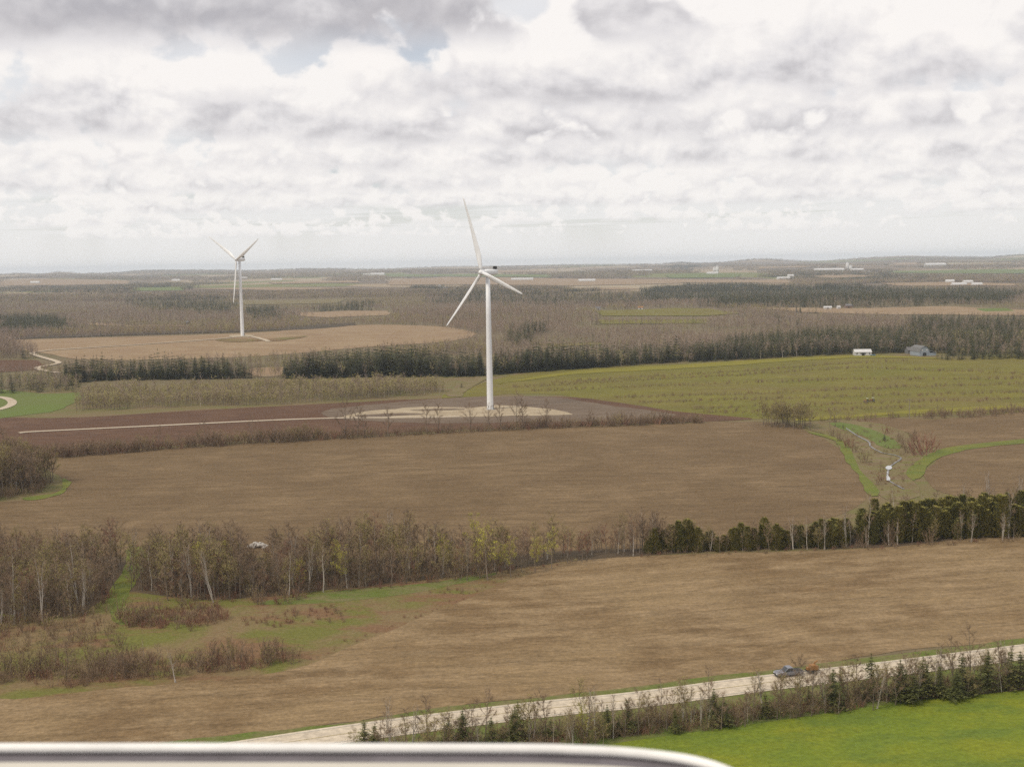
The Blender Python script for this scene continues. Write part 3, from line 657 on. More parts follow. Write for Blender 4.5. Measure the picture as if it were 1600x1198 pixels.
def scatter(poly_px, spacing, is_px=True, seed=1, warp=1.0, thin=.12):
    g = np.array([gp(*p) for p in poly_px]) if is_px else np.array(poly_px); r = np.random.RandomState(seed)
    xs = np.arange(g[:, 0].min(), g[:, 0].max(), spacing); ys = np.arange(g[:, 1].min(), g[:, 1].max(), spacing)
    X, Y = np.meshgrid(xs, ys); X = X.ravel() + r.uniform(-.5, .5, X.size) * spacing; Y = Y.ravel() + r.uniform(-.5, .5, Y.size) * spacing
    am = .02 * np.hypot(g[:, 0].mean(), g[:, 1].mean()) * warp            # ragged stand edges
    wx = (vnoise(X, Y, am * 1.6 + 2, seed) - .5) * am * 1.8 + (vnoise(X, Y, am * .6 + 1, seed + 5) - .5) * am; wy = (vnoise(X, Y, am * 1.6 + 2, seed + 9) - .5) * am * 2.2
    k = in_poly(X + wx, Y + wy, g) & (r.rand(X.size) > thin); return list(zip(X[k], Y[k]))
def lump(x, y, s=14., seed=77):
    return .66 + .62 * float(vnoise(np.array([x]), np.array([y]), s, seed)[0])
def along_px(line, spacing, depth=0., seed=1, jit_=.4):
    c = np.array([gp(*p) for p in line]); r = random.Random(seed); out = []
    seg = np.hypot(*np.diff(c, axis=0).T); tot = seg.sum(); cum = np.concatenate([[0], np.cumsum(seg)]); s = 0
    while s < tot:
        i = min(np.searchsorted(cum, s, 'right') - 1, len(seg) - 1); t = (s - cum[i]) / seg[i]; p = c[i] + (c[i + 1] - c[i]) * t
        out.append((p[0] + r.gauss(0, .3) * spacing, p[1] + r.uniform(-.5, .5) * depth)); s += spacing * r.uniform(1 - jit_, 1 + jit_)
    return out
def pick(r, table):
    return r.choices([t[0] for t in table], [t[1] for t in table])[0]
ORD = ['first', 'second', 'third', 'fourth', 'fifth', 'sixth', 'seventh', 'eighth', 'ninth', 'tenth', 'eleventh', 'twelfth', 'thirteenth', 'fourteenth', 'fifteenth', 'sixteenth', 'seventeenth', 'eighteenth', 'nineteenth', 'twentieth']
def nth(i):
    if i < 20: return ORD[i]
    t = ['twent', 'thirt', 'fort', 'fift'][(i + 1) // 10 - 2]
    return t + 'ieth' if (i + 1) % 10 == 0 else t + 'y-' + ORD[(i + 1) % 10 - 1]
def tall(u, v_base, v_top, k):
    """tree height in units of its source from base and top in the photograph"""
    x, y = gp(u, v_base); H = {'bare': 11.2, 'bare_red': 10.3, 'birch': 11.2, 'bud': 11.5, 'bud_dull': 11.5, 'pine': 9.2, 'spruce': 12.3, 'cedar': 8.3, 'shrub': 2.8, 'shrub_red': 1.9, 'shrub_bud': 3.0}[k]
    return x, y, (v_base - v_top) * math.hypot(x, y) / FPX / H

# ---- the near woods
def wood(poly, spacing, table, seed, max_obj, lab, grp, smin=.75, smax=1.15):
    pts = scatter(poly, spacing, seed=seed, warp=.5); r = random.Random(seed); pts.sort(key=lambda p: p[1] - abs(p[0]) * .02)
    rest = []; n = {}
    for (x, y) in pts:
        k = pick(r, table); s = r.uniform(smin, smax) * lump(x, y) * 1.08; nm = NAMES[k][0]
        u, v = to_px(x, y, 0.)
        if 380 < u < 425 and v < 935: s *= .6                              # a low gap in the wood, through which the stone heap shows
        if n.get(nm, 0) < max_obj.get(nm, 0):
            n[nm] = n.get(nm, 0) + 1; tree(k, x, y, s, lab[k], grp[k] if isinstance(grp, dict) else grp + ': ' + NAMES[k][0].replace('_', ' '))
        else: rest.append((k, x, y, s))
    return rest
rest = []
def labs(where):
    return {'bare': 'leafless grey-brown tree ' + where, 'bare_red': 'leafless tree with reddish twigs ' + where, 'birch': 'white-barked leafless birch ' + where,
            'bud': 'slim tree with bright yellow-green opening leaves ' + where, 'bud_dull': 'tree hazed with dull olive buds ' + where, 'cedar': 'dense dark green cedar ' + where,
            'shrub': 'bare brown shrub ' + where, 'shrub_red': 'low dark red shrub ' + where, 'shrub_bud': 'shrub with olive buds ' + where, 'pine': 'dark green pine ' + where, 'spruce': 'dark spruce ' + where}
def grps(where): return {k: v for k, v in labs(where).items()}
TB = [('bare', 5.0), ('bare_red', 1.5), ('birch', 1.9), ('bud_dull', 2.4), ('bud', .25)]
W = 'in the near wood left of the grassy gap'
rest += wood([(-60, 880), (100, 872), (190, 880), (186, 905), (160, 940), (140, 962), (60, 975), (-60, 988)], 3.0, TB, 3, {'bare_tree': 85, 'birch_tree': 28, 'budding_tree': 14}, labs(W), grps(W), .7, 1.02)
W = 'in the near wood right of the grassy gap'
rest += wood([(228, 884), (400, 884), (600, 874), (760, 868), (862, 870), (880, 878), (830, 893), (760, 903), (640, 912), (540, 922), (420, 934), (320, 943), (240, 936), (206, 925), (212, 905)], 2.9, TB, 4,
             {'bare_tree': 150, 'birch_tree': 46, 'budding_tree': 24}, labs(W), grps(W), .7, 1.08)
W = 'in the thin strip above the near stubble'
rest += wood([(862, 866), (930, 857), (1040, 852), (1040, 863), (940, 871), (885, 880)], 2.4, [('bare', 4), ('birch', 1.6), ('bare_red', 2), ('bud_dull', 1.5)], 5, {'bare_tree': 30, 'birch_tree': 14, 'budding_tree': 8}, labs(W), grps(W), .55, .95)
W = 'in the clump left of the middle field'
rest += wood([(-60, 745), (20, 738), (60, 742), (76, 758), (56, 771), (-60, 786)], 2.9, [('bare', 5), ('birch', 1.0), ('bud_dull', 2.4)], 6, {'bare_tree': 26, 'birch_tree': 6, 'budding_tree': 8}, labs(W), grps(W), .95, 1.35)
for (x, y) in scatter([(-60, 748), (60, 745), (78, 758), (56, 773), (-60, 788)], 2.4, seed=7, warp=.3): rest.append((rnd.choice(['shrub', 'shrub', 'shrub_bud']), x, y, rnd.uniform(1., 2.)))
# understorey
r = random.Random(11)
for poly, sp in (([(-60, 885), (185, 885), (160, 945), (60, 985), (-60, 995)], 3.0), ([(228, 888), (600, 878), (862, 874), (760, 908), (540, 928), (320, 950), (206, 930)], 3.0)):
    for (x, y) in scatter(poly, sp, seed=12): rest.append((pick(r, [('shrub', 4), ('shrub_red', 2), ('shrub_bud', 2)]), x, y, r.uniform(.7, 1.6)))
mass('near_woodland', 'further leafless trees and undergrowth deep inside the near wood', 'woodland', rest)

# yellow-green trees at the wood's right end
for i, (u, vb, vt, k) in enumerate([(762, 906, 818, 'bud'), (798, 902, 836, 'bud'), (836, 895, 838, 'bud'), (862, 888, 822, 'bud'), (742, 880, 800, 'bud'), (458, 930, 868, 'bud_dull'), (690, 905, 850, 'bud_dull')]):
    x, y, s = tall(u, vb, vt, k)
    tree(k, x, y, s, ['bright yellow-green tree on pale twin stems at the wood edge', 'second yellow-green slim tree, just right of the brightest one', 'third yellow-green tree from the brightest one rightwards', 'fourth yellow-green tree, nearest the thin strip of birches',
                      'yellow-green crown rising behind the brightest tree', 'rounded olive budding tree at the front of the wood', 'small olive budding tree left of the brightest green one'][i])
for i, (u, vb, vt) in enumerate([(333, 942, 858), (270, 925, 845), (66, 970, 880), (22, 975, 870), (120, 935, 850), (560, 915, 832), (505, 925, 842), (975, 862, 820), (985, 861, 826), (925, 868, 832), (1003, 860, 826), (1030, 860, 824), (1042, 860, 830)]):
    x, y, s = tall(u, vb, vt, 'birch')
    tree('birch', x, y, s, 'tall pale birch at the wood front, %s from the left of the front birches' % ORD[sorted([333, 270, 66, 22, 120, 560, 505, 975, 985, 925, 1003, 1030, 1042]).index(u)])

# ---- cedar row
r = random.Random(21); cn = 0; rest = []
W = 'in the dark evergreen row above the near stubble field'
for (x, y) in along_px([(1010, 862), (1100, 860), (1200, 857), (1300, 853)], 1.55, 4, 22):
    if r.random() < .22: rest.append((r.choice(['bare', 'birch', 'shrub_bud']), x, y - 1, r.uniform(.45, .8)))
    tree('cedar', x, y, r.uniform(.55, 1.02) * lump(x, y, 8), 'dark green cedar, %s from the left end of the evergreen row' % nth(cn)); cn += 1
W = 'in the thick evergreen stand at the right'
cp = scatter([(1290, 852), (1340, 838), (1420, 830), (1520, 822), (1680, 815), (1680, 836), (1600, 838), (1500, 842), (1400, 848)], 2.7, seed=23, warp=.3, thin=.03); cp.sort(key=lambda p: p[1])
for i, (x, y) in enumerate(cp):
    if i < 130: tree('cedar', x, y, r.uniform(.85, 1.3) * lump(x, y, 12), labs(W)['cedar'], grps(W)['cedar'])
    else: rest.append(('cedar', x, y, r.uniform(.9, 1.35)))
for (x, y) in scatter([(1370, 800), (1440, 793), (1600, 786), (1680, 786), (1680, 812), (1500, 818), (1390, 822)], 5.0, seed=24, warp=.3, thin=.03): rest.append((pick(r, [('bare', 4), ('birch', 3), ('bud_dull', 2), ('shrub_bud', 4)]), x, y, r.uniform(.45, .8)))
for (x, y) in along_px([(1000, 861), (1100, 859), (1200, 856), (1300, 852), (1450, 844), (1600, 838)], 3.4, 6, 25): rest.append((pick(r, [('bare', 4), ('birch', 3), ('bud_dull', 2)]), x, y - 1.5, r.uniform(.45, .85)))
for (x, y) in along_px([(1000, 864), (1200, 858), (1400, 850), (1600, 840)], 2.2, 4, 26): rest.append((pick(r, [('shrub', 3), ('shrub_red', 2), ('shrub_bud', 2)]), x, y - 3, r.uniform(.4, .9)))
mass('evergreen_belt', 'deeper cedars and thin bare trees behind the evergreen stand', 'woodland', rest)
bl = [(1108, 858, 822), (1158, 857, 828), (1236, 855, 802), (1258, 855, 806), (1285, 855, 800), (1318, 850, 782), (1352, 848, 775), (1412, 840, 782), (1456, 838, 790), (1570, 838, 765), (1540, 800, 740), (1590, 798, 742), (1500, 800, 752)]
for i, (u, vb, vt) in enumerate(bl):
    x, y, s = tall(u, vb, vt, 'birch'); tree('birch', x, y - 2.5, s, 'white birch standing out against the evergreens, %s such birch from the left' % ORD[sorted(b[0] for b in bl).index(u)])
for i, (u, vb, vt) in enumerate([(1385, 848, 808), (1448, 848, 818), (1345, 851, 822)]):
    x, y, s = tall(u, vb, vt, 'shrub'); tree('shrub', x, y - 3, s, ['big round brown bush in front of the evergreens', 'smaller round bush right of the big one before the evergreens', 'low bush left of the big round one before the evergreens'][i])

# ---- scrub meadow at lower left
r = random.Random(31); rest = []; shrub_n = 0
SCR = [(-60, 1062), (-60, 1000), (100, 985), (200, 975), (260, 1000), (300, 1040), (200, 1062)]
for poly, sp, tb, s0, s1 in (([(-60, 1070), (-60, 1035), (120, 1030), (300, 1022), (440, 1020), (440, 1040), (330, 1052), (160, 1066)], 2.5, [('shrub', 5), ('shrub_red', 3), ('shrub_bud', 3)], .8, 1.7),
                             ([(-60, 1030), (-60, 985), (140, 980), (215, 990), (200, 1012), (60, 1026)], 3.2, [('shrub', 4), ('shrub_red', 3), ('shrub_bud', 4)], .6, 1.3),
                             ([(180, 955), (330, 945), (360, 965), (300, 985), (200, 978)], 1.8, [('shrub_red', 5), ('shrub', 3)], .7, 1.4),
                             ([(360, 975), (560, 930), (720, 920), (740, 930), (600, 970), (420, 985)], 2.2, [('shrub_red', 6), ('shrub', 1)], .35, .8)):
    for (x, y) in sorted(scatter(poly, sp, seed=32, warp=.6), key=lambda p: p[1]):
        s = r.uniform(s0, s1) * lump(x, y, 9.); q_ = float(vnoise(np.array([x]), np.array([y]), 16., 31)[0])
        if q_ < .40: continue
        k = 'shrub_bud' if q_ > .72 and r.random() < .7 else pick(r, tb)
        if shrub_n < 170 and r.random() < .8:
            shrub_n += 1; W = 'in the scrubby meadow at lower left'; tree(k, x, y, s, labs(W)[k], grps(W)[k])
        else: rest.append((k, x, y, s))
for (x, y) in along_px([(470, 1048), (640, 972), (800, 908), (880, 882)], 3.2, 5, 33): rest.append(('shrub_red', x, y + 4, r.uniform(.25, .55)))
for (x, y) in scatter([(-60, 1074), (-60, 1046), (120, 1042), (300, 1030), (440, 1022), (450, 1040), (330, 1056), (160, 1070)], 2.1, seed=34, warp=.5, thin=.3): rest.append((pick(r, [('shrub', 4), ('shrub_red', 2), ('shrub_bud', 2)]), x, y, r.uniform(.8, 1.6) * lump(x, y, 9)))
for (x, y) in scatter([(-60, 1010), (-60, 975), (120, 965), (230, 950), (260, 975), (140, 1000)], 3.2, seed=35, warp=.8, thin=.35): rest.append((pick(r, [('shrub', 3), ('shrub_red', 3), ('shrub_bud', 3)]), x, y, r.uniform(.7, 1.5)))
mass('scrub', 'sparse reddish undergrowth scattered over the scrubby meadow', 'undergrowth', rest)
sl = [(20, 1058, 1000, 'bud_dull'), (48, 1052, 1005, 'bud_dull'), (105, 1064, 1000, 'bare'), (180, 1062, 1010, 'bare'), (196, 1060, 1015, 'bare'), (274, 1066, 1012, 'birch'), (310, 1050, 1008, 'bare'), (360, 1045, 992, 'bud_dull'), (140, 1056, 1008, 'bud_dull'), (332, 1036, 996, 'bare'), (420, 1034, 1004, 'bud_dull'), (248, 1046, 1006, 'bare'), (88, 1040, 996, 'bare'), (375, 1042, 998, 'bare'), (225, 1028, 1000, 'birch'), (65, 1030, 985, 'bud_dull'), (395, 1038, 1005, 'bare')]
for (u, vb, vt, k) in sl:
    x, y, s = tall(u, vb, vt, k); tree(k, x, y, s, 'thin young tree in the lower-left scrub, %s from the left edge' % ORD[sorted(q[0] for q in sl).index(u)])

# ---- hedgerow behind the middle field
r = random.Random(41); rest = []
HL = [(60, 716), (300, 698), (600, 681), (900, 667), (1000, 663), (1100, 660)]
for (x, y) in along_px(HL, .85, 9, 42): rest.append((pick(r, [('shrub', 5), ('shrub_red', 1), ('shrub_bud', 1.5)]), x, y, r.uniform(1.25, 2.5) * lump(x, y, 18)))
for (x, y) in along_px([(100, 714), (300, 698), (480, 688)], 3.0, 8, 43): rest.append((pick(r, [('bare', 3), ('bud_dull', 1)]), x, y, r.uniform(.4, .75)))
for (x, y) in along_px([(1290, 660), (1420, 652), (1500, 648), (1600, 642), (1680, 640)], 4.0, 7, 44): rest.append(('shrub', x, y, r.uniform(.8, 1.8)))
for (x, y) in along_px([(1440, 652), (1520, 650), (1680, 642)], 1.4, 12, 45): rest.append(('shrub', x, y, r.uniform(1.2, 2.2)))
mass('hedgerow', 'brown shrubby hedgerow between the middle field and the ploughed strip', 'hedge', rest)
hl = [(395, 694, 655), (430, 692, 662), (540, 685, 632), (558, 684, 640), (571, 684, 642), (607, 682, 638), (667, 678, 634), (685, 677, 632), (737, 675, 636), (762, 672, 636), (782, 671, 632), (806, 671, 620), (818, 670, 626), (853, 668, 630), (922, 667, 640), (1034, 662, 640), (1042, 662, 640), (320, 698, 662), (248, 702, 668)]
for (u, vb, vt) in hl:
    x, y, s = tall(u, vb, vt, 'bare'); tree('bare', x, y, s * 1.12, 'bare tree rising above the long hedgerow, %s such tree from the left' % ORD[sorted(q[0] for q in hl).index(u)])
for i, (u, vb, vt) in enumerate([(1086, 660, 640), (1068, 661, 645), (1325, 657, 640), (1130, 657, 648)]):
    x, y, s = tall(u, vb, vt, 'shrub'); tree('shrub', x, y, s, ['round dark bush at the right end of the long hedgerow', 'smaller bush left of the round dark hedgerow bush', 'dark bush between willow clump and meadow', 'low bush just left of the willow clump'][i])
# willow clump and valley bushes
for i, (u, vb, vt) in enumerate([(1200, 664, 640), (1212, 667, 636), (1226, 668, 631), (1240, 669, 630), (1254, 670, 632), (1266, 671, 638), (1234, 664, 634), (1218, 662, 638), (1250, 664, 634)]):
    x, y, s = tall(u, vb, vt, 'bud_dull'); o = tree('bud_dull', x, y, s, 'olive budding willow in the rounded clump right of the middle field', 'willows in the rounded clump'); o.scale = (s * 1.5, s * 1.5, s)
mass('bank_brush', 'low reddish brush along the little stream', 'undergrowth', [(rnd.choice(['shrub', 'shrub_red', 'shrub_red', 'shrub_bud']), x, y, rnd.uniform(.3, .75)) for (x, y) in scatter([(1290, 668), (1330, 664), (1400, 688), (1436, 716), (1420, 745), (1420, 772), (1385, 778), (1362, 745), (1340, 712)], 4.2, seed=47, warp=.4, thin=.35)])
mass('willow_scrub', 'tangled lower growth inside the rounded willow clump', 'undergrowth', [(rnd.choice(['bud_dull', 'shrub_bud']), x, y, rnd.uniform(.8, 1.15)) for (x, y) in scatter([(1194, 664), (1215, 661), (1260, 664), (1276, 671), (1240, 671), (1205, 668)], 2.6, seed=46, warp=.2)])
vb_ = [(1296, 668, 640), (1304, 668, 643), (1368, 708, 700), (1435, 712, 676), (1420, 708, 680), (1410, 700, 678), (1448, 706, 672), (1428, 690, 668), (1405, 690, 672), (1385, 678, 664), (1360, 668, 660), (1374, 758, 738), (1378, 752, 735), (1350, 723, 700), (1312, 690, 668), (1325, 700, 680), (1336, 706, 688), (1300, 682, 664)]
for i, (u, vb, vt) in enumerate(vb_):
    k = 'bare' if i < 2 else ('shrub_red' if i % 3 == 0 else 'shrub'); x, y, s = tall(u, vb, vt, k)
    tree(k, x, y, s, 'bare bush or small tree in the stream valley, %s from the left' % ORD[sorted(q[0] for q in vb_).index(u)])
for i, (u, vb, vt) in enumerate([(1382, 689, 677), (1317, 669, 662), (721, 606, 597)]):
    x, y, s = tall(u, vb, vt, 'spruce'); tree('spruce', x, y, s, ['small lone dark spruce above the stream', 'tiny dark evergreen left of the lone spruce by the stream', 'lone dark evergreen beside the dirt track left of the near turbine'][i]).scale = (s * 1.5, s * 1.5, s)

# ---- roadside hedgerow
pl = [(590, 1172, 1140), (700, 1168, 1118), (722, 1166, 1105), (800, 1168, 1098), (950, 1150, 1096), (984, 1146, 1090), (1056, 1146, 1105), (1132, 1134, 1085), (1302, 1108, 1042), (1360, 1092, 1020), (1408, 1096, 1030), (1440, 1092, 1026), (1470, 1090, 1040), (1500, 1086, 1022), (1540, 1082, 1018), (1578, 1078, 1014), (1596, 1076, 1020)]
for (u, vb, vt) in pl:
    x, y, s = tall(u, vb, vt, 'pine'); tree('pine', x, y, s * 1.05, 'dark green pine in the roadside hedgerow, %s from the left' % ORD[[q[0] for q in pl].index(u)])
bb = [(605, 1150, 1086, 'birch'), (633, 1158, 1100, 'bare'), (663, 1166, 1128, 'bare'), (826, 1166, 1118, 'birch'), (834, 1166, 1112, 'birch'), (864, 1168, 1106, 'birch'), (896, 1164, 1098, 'birch'), (912, 1160, 1096, 'bud'), (930, 1162, 1104, 'bud_dull'), (958, 1154, 1104, 'birch'), (1018, 1146, 1092, 'bare'), (1080, 1136, 1075, 'birch'),
      (1105, 1132, 1075, 'birch'), (1168, 1128, 1078, 'birch'), (1176, 1128, 1070, 'bare'), (1214, 1124, 1055, 'bare'), (1250, 1118, 1025, 'bare'), (1268, 1116, 1040, 'bare'), (1290, 1114, 1050, 'bare'), (1320, 1104, 1045, 'bare'), (1345, 1100, 1050, 'bare'), (1385, 1098, 1042, 'bare'), (1425, 1094, 1040, 'bare'), (1516, 1084, 985, 'bare'), (1490, 1086, 1002, 'bare'), (1560, 1080, 1000, 'bare')]
for (u, vb, vt, k) in bb:
    x, y, s = tall(u, vb, vt, k); i = [q[0] for q in bb].index(u)
    o = tree(k, x, y, s, '%s in the roadside hedgerow, %s deciduous from the left' % ({'birch': 'pale birch', 'bare': 'bare grey tree', 'bud': 'yellow-green tree', 'bud_dull': 'olive budding tree'}[k], (ORD + ['twenty-first', 'twenty-second', 'twenty-third', 'twenty-fourth', 'twenty-fifth', 'twenty-sixth'])[i]))
r = random.Random(51); rest = []; sn = 0; W = 'under the trees of the roadside hedgerow'
RS = sorted(scatter([(480, 1210), (560, 1180), (700, 1164), (900, 1137), (1200, 1102), (1400, 1076), (1690, 1040), (1690, 1064), (1400, 1099), (1200, 1128), (900, 1164), (760, 1196)], 1.25, seed=52, warp=.3, thin=.03), key=lambda p: p[1])
for (x, y) in RS:
    k = pick(r, [('shrub', 6), ('shrub_red', 3), ('shrub_bud', 4)]); s = r.uniform(.5, 1.15)
    if sn < 110 and r.random() < .5: sn += 1; tree(k, x, y, s, labs(W)[k], grps(W)[k])
    else: rest.append((k, x, y, s))
for (x, y) in along_px([(560, 1190), (700, 1172), (900, 1154), (1200, 1118), (1680, 1058)], .95, 8, 53): rest.append((pick(r, [('bare', 4), ('birch', 1.5), ('bud_dull', 2), ('pine', 1.0)]), x, y, r.uniform(.38, .8)))
mass('roadside_brush', 'tangled bare brush filling the hedgerow between road and green field', 'undergrowth', rest)
for i, (u, vb, vt) in enumerate([(745, 1096, 1083), (768, 1095, 1084), (1250, 1042, 1024), (310, 1172, 1152)]):
    x, y, s = tall(u, vb, vt, 'shrub'); tree('shrub', x, y, s, ['left of two small purple-brown bushes on the far road verge', 'right of two small purple-brown bushes on the far road verge', 'dark purple bush on the verge behind the pickup', 'pale dead bush at the lower left field corner'][i])

# ---- middle distance: budding belt, conifer belts
r = random.Random(61); rest = []
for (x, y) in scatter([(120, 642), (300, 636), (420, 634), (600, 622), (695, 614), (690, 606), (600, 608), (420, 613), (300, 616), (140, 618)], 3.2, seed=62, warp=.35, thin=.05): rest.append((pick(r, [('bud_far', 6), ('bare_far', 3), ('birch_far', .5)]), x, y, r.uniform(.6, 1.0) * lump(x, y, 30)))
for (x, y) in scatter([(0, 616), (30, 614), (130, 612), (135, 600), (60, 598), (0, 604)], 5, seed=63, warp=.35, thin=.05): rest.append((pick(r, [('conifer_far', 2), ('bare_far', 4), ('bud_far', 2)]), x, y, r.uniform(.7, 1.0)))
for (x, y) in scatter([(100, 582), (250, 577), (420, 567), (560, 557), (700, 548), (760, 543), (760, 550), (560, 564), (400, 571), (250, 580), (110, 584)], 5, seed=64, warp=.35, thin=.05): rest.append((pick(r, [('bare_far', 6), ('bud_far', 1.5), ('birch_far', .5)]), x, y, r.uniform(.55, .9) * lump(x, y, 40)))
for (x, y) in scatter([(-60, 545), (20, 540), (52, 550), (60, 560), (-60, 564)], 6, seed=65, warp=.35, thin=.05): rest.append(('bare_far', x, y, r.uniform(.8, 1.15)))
mass('budding_belt', 'belt of olive budding and bare trees behind the ploughed strip', 'woodland', rest)
r = random.Random(66); sp_n = 0; rest = []
for W, poly, sp, cap in (('in the dark belt left of the near turbine', [(445, 592), (560, 590), (752, 588), (752, 574), (600, 574), (445, 580)], 3.7, 110), ('in the dark belt behind the green meadow', [(772, 586), (900, 577), (1060, 566), (1060, 558), (900, 567), (772, 575)], 3.9, 100),
                         ('in the dark broken belt below the far turbine', [(100, 597), (250, 594), (388, 592), (388, 582), (250, 584), (110, 588)], 4.6, 55), ('in the row of small evergreens right of the farm', [(1466, 563), (1600, 561), (1680, 562), (1680, 559), (1466, 560)], 5, 24)):
    for (x, y) in sorted(scatter(poly, sp, seed=67, warp=.12, thin=.03), key=lambda p: p[1]):
        if r.random() < .2 and 'farm' not in W: rest.append((r.choice(['bare_far', 'bare_far', 'bud_far']), x, y, r.uniform(.8, 1.25))); continue
        s = r.uniform(.75, 1.45) * lump(x, y, 25) * (.5 if 'farm' in W else 1.0)
        if cap > 0: cap -= 1; tree('spruce', x, y, s, labs(W)['spruce'], grps(W)['spruce']).scale = (s * 1.35, s * 1.35, s)
        else: rest.append(('conifer_far', x, y, s))
for (x, y) in scatter([(1060, 566), (1160, 561), (1300, 554), (1420, 552), (1480, 553), (1480, 546), (1300, 545), (1160, 552), (1060, 559)], 4.4, seed=68, warp=.12, thin=.03): rest.append((pick(r, [('conifer_far', 5), ('bare_far', 2)]), x, y, r.uniform(.8, 1.2)))
mass('conifer_belt', 'dark conifers deeper in the belts beyond the fields', 'woodland', rest)

# ---- meadow saplings in rows
r = random.Random(71); rest = []
for line in ([(800, 606), (1000, 594), (1330, 575), (1600, 585)], [(830, 612), (1000, 604), (1300, 594), (1600, 592)], [(960, 622), (1200, 615), (1400, 606), (1660, 598)], [(1000, 630), (1200, 624), (1400, 618), (1660, 612)], [(1080, 640), (1250, 634), (1450, 628), (1660, 622)],
             [(860, 599), (1000, 590), (1300, 570), (1420, 564)], [(1100, 646), (1280, 642), (1450, 636)]):
    for (x, y) in along_px(line, 1.9, 9, 72): rest.append((pick(r, [('shrub', 5), ('shrub_red', 2), ('shrub_bud', 2)]), x, y, r.uniform(.45, 1.15)))
mass('saplings', 'rows of small bare saplings across the green meadow', 'saplings', rest)

# ---- the far woods: what grows where follows the fields and stands of the photograph
CONI = [([(0, 500), (60, 497), (108, 500), (110, 514), (0, 516)], 1), ([(223, 475), (368, 476), (368, 484), (240, 485)], .7), ([(200, 466), (340, 465), (345, 472), (210, 473)], .45), ([(385, 482), (440, 483), (440, 494), (390, 494)], .8), ([(506, 478), (590, 476), (592, 489), (510, 490)], .8),
        ([(1030, 452), (1100, 447), (1300, 449), (1480, 452), (1590, 453), (1580, 465), (1300, 468), (1130, 472), (1030, 466)], .92), ([(1240, 472), (1480, 470), (1480, 478), (1260, 480)], .55), ([(1418, 500), (1500, 497), (1680, 496), (1680, 562), (1480, 558), (1420, 540)], .72),
        ([(1150, 536), (1300, 525), (1420, 520), (1480, 530), (1480, 556), (1060, 570), (1060, 556)], .82), ([(655, 446), (685, 445), (686, 452), (656, 452)], 1), ([(1010, 457), (1035, 455), (1040, 468), (1010, 470)], 1), ([(1055, 412), (1082, 411), (1084, 420), (1056, 421)], 1), ([(680, 455), (830, 453), (1010, 460), (1000, 470), (830, 474), (680, 472)], .5),
        ([(810, 518), (850, 516), (852, 526), (812, 527)], .6), ([(1200, 425), (1380, 423), (1470, 428), (1470, 434), (1300, 436), (1200, 430)], .5), ([(100, 447), (200, 449), (200, 455), (110, 454)], .5), ([(0, 449), (280, 445), (285, 449), (0, 453)], .5)]
BUD = [[(530, 460), (665, 459), (665, 476), (530, 476)], [(200, 462), (540, 460), (600, 476), (380, 482), (220, 480)], [(900, 478), (1250, 474), (1250, 484), (1000, 486), (900, 486)], [(1380, 476), (1680, 470), (1680, 500), (1380, 486)], [(420, 545), (560, 535), (760, 532), (760, 552), (560, 560)]]
NEARCLEAR = [[(440, 594), (440, 572), (600, 568), (756, 566), (760, 592)], [(766, 590), (766, 566), (900, 558), (1064, 552), (1064, 570), (900, 580)], [(96, 600), (96, 578), (390, 576), (390, 596)], P_T2, P_MEAD, P_DARK, P_NEAR, P_MID, [(388, 577), (420, 573), (452, 575), (450, 583), (420, 588), (392, 585)], [(-60, 564), (40, 561), (100, 566), (110, 585), (-60, 586)], [(-80, 720), (-80, 586), (130, 592), (700, 592), (770, 590), (1060, 568), (1330, 554), (1680, 562), (1680, 720)],
             [(1320, 560), (1320, 544), (1470, 536), (1480, 560)]]
rs = np.random.RandomState(5)
def far_points(d0, d1, sp):
    out = []; d = d0
    while d < d1:
        s = sp(d); half = d * .475 + 60; xs = np.arange(-half, half, s)
        out.append(np.stack([xs + rs.uniform(-.5, .5, xs.size) * s, d + rs.uniform(-.5, .5, xs.size) * s], 1)); d += s
    return np.concatenate(out)
def classify(P, hgt):
    z = terr(P[:, 0], P[:, 1]); u, v = to_px(P[:, 0], P[:, 1], z); um, vm = to_px(P[:, 0], P[:, 1], z + hgt * .75)
    keep = np.ones(len(P), bool)
    for p in [f[0] for f in FARF[:-1]]: keep &= ~(in_poly(u, v, p) | in_poly(um, vm, p))
    for p in NEARCLEAR: keep &= ~in_poly(u, v, p)
    keep &= ~in_poly(um, vm, P_T2)
    con = np.zeros(len(P)); bud = np.zeros(len(P), bool)
    ju, jv = (vnoise(P[:, 0], P[:, 1], 70, 21) - .5) * 60, (vnoise(P[:, 0], P[:, 1], 110, 22) - .5) * 9      # ragged stand outlines
    for p, q in CONI: con = np.maximum(con, q * (in_poly(um + ju, vm + jv, p) | in_poly(u + ju, v + jv, p)))
    for p in BUD: bud |= in_poly(um, vm, p)
    keep &= (vnoise(P[:, 0], P[:, 1], 120, 3) + vnoise(P[:, 0], P[:, 1], 45, 4) * .5 > .42) | (con > 0)
    return keep, con, bud
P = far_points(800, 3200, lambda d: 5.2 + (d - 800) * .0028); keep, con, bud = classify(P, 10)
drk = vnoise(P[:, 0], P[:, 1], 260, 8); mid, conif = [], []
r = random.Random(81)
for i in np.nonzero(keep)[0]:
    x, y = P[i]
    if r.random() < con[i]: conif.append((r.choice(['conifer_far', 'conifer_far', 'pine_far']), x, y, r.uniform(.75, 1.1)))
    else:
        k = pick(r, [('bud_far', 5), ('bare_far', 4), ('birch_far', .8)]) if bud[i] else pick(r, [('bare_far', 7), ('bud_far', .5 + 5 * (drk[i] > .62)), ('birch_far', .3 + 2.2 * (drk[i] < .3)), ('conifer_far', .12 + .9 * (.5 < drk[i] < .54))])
        mid.append((k, x, y, r.uniform(.6, 1.05) * (.85 + .3 * vnoise(np.array([x]), np.array([y]), 150, 6)[0])))
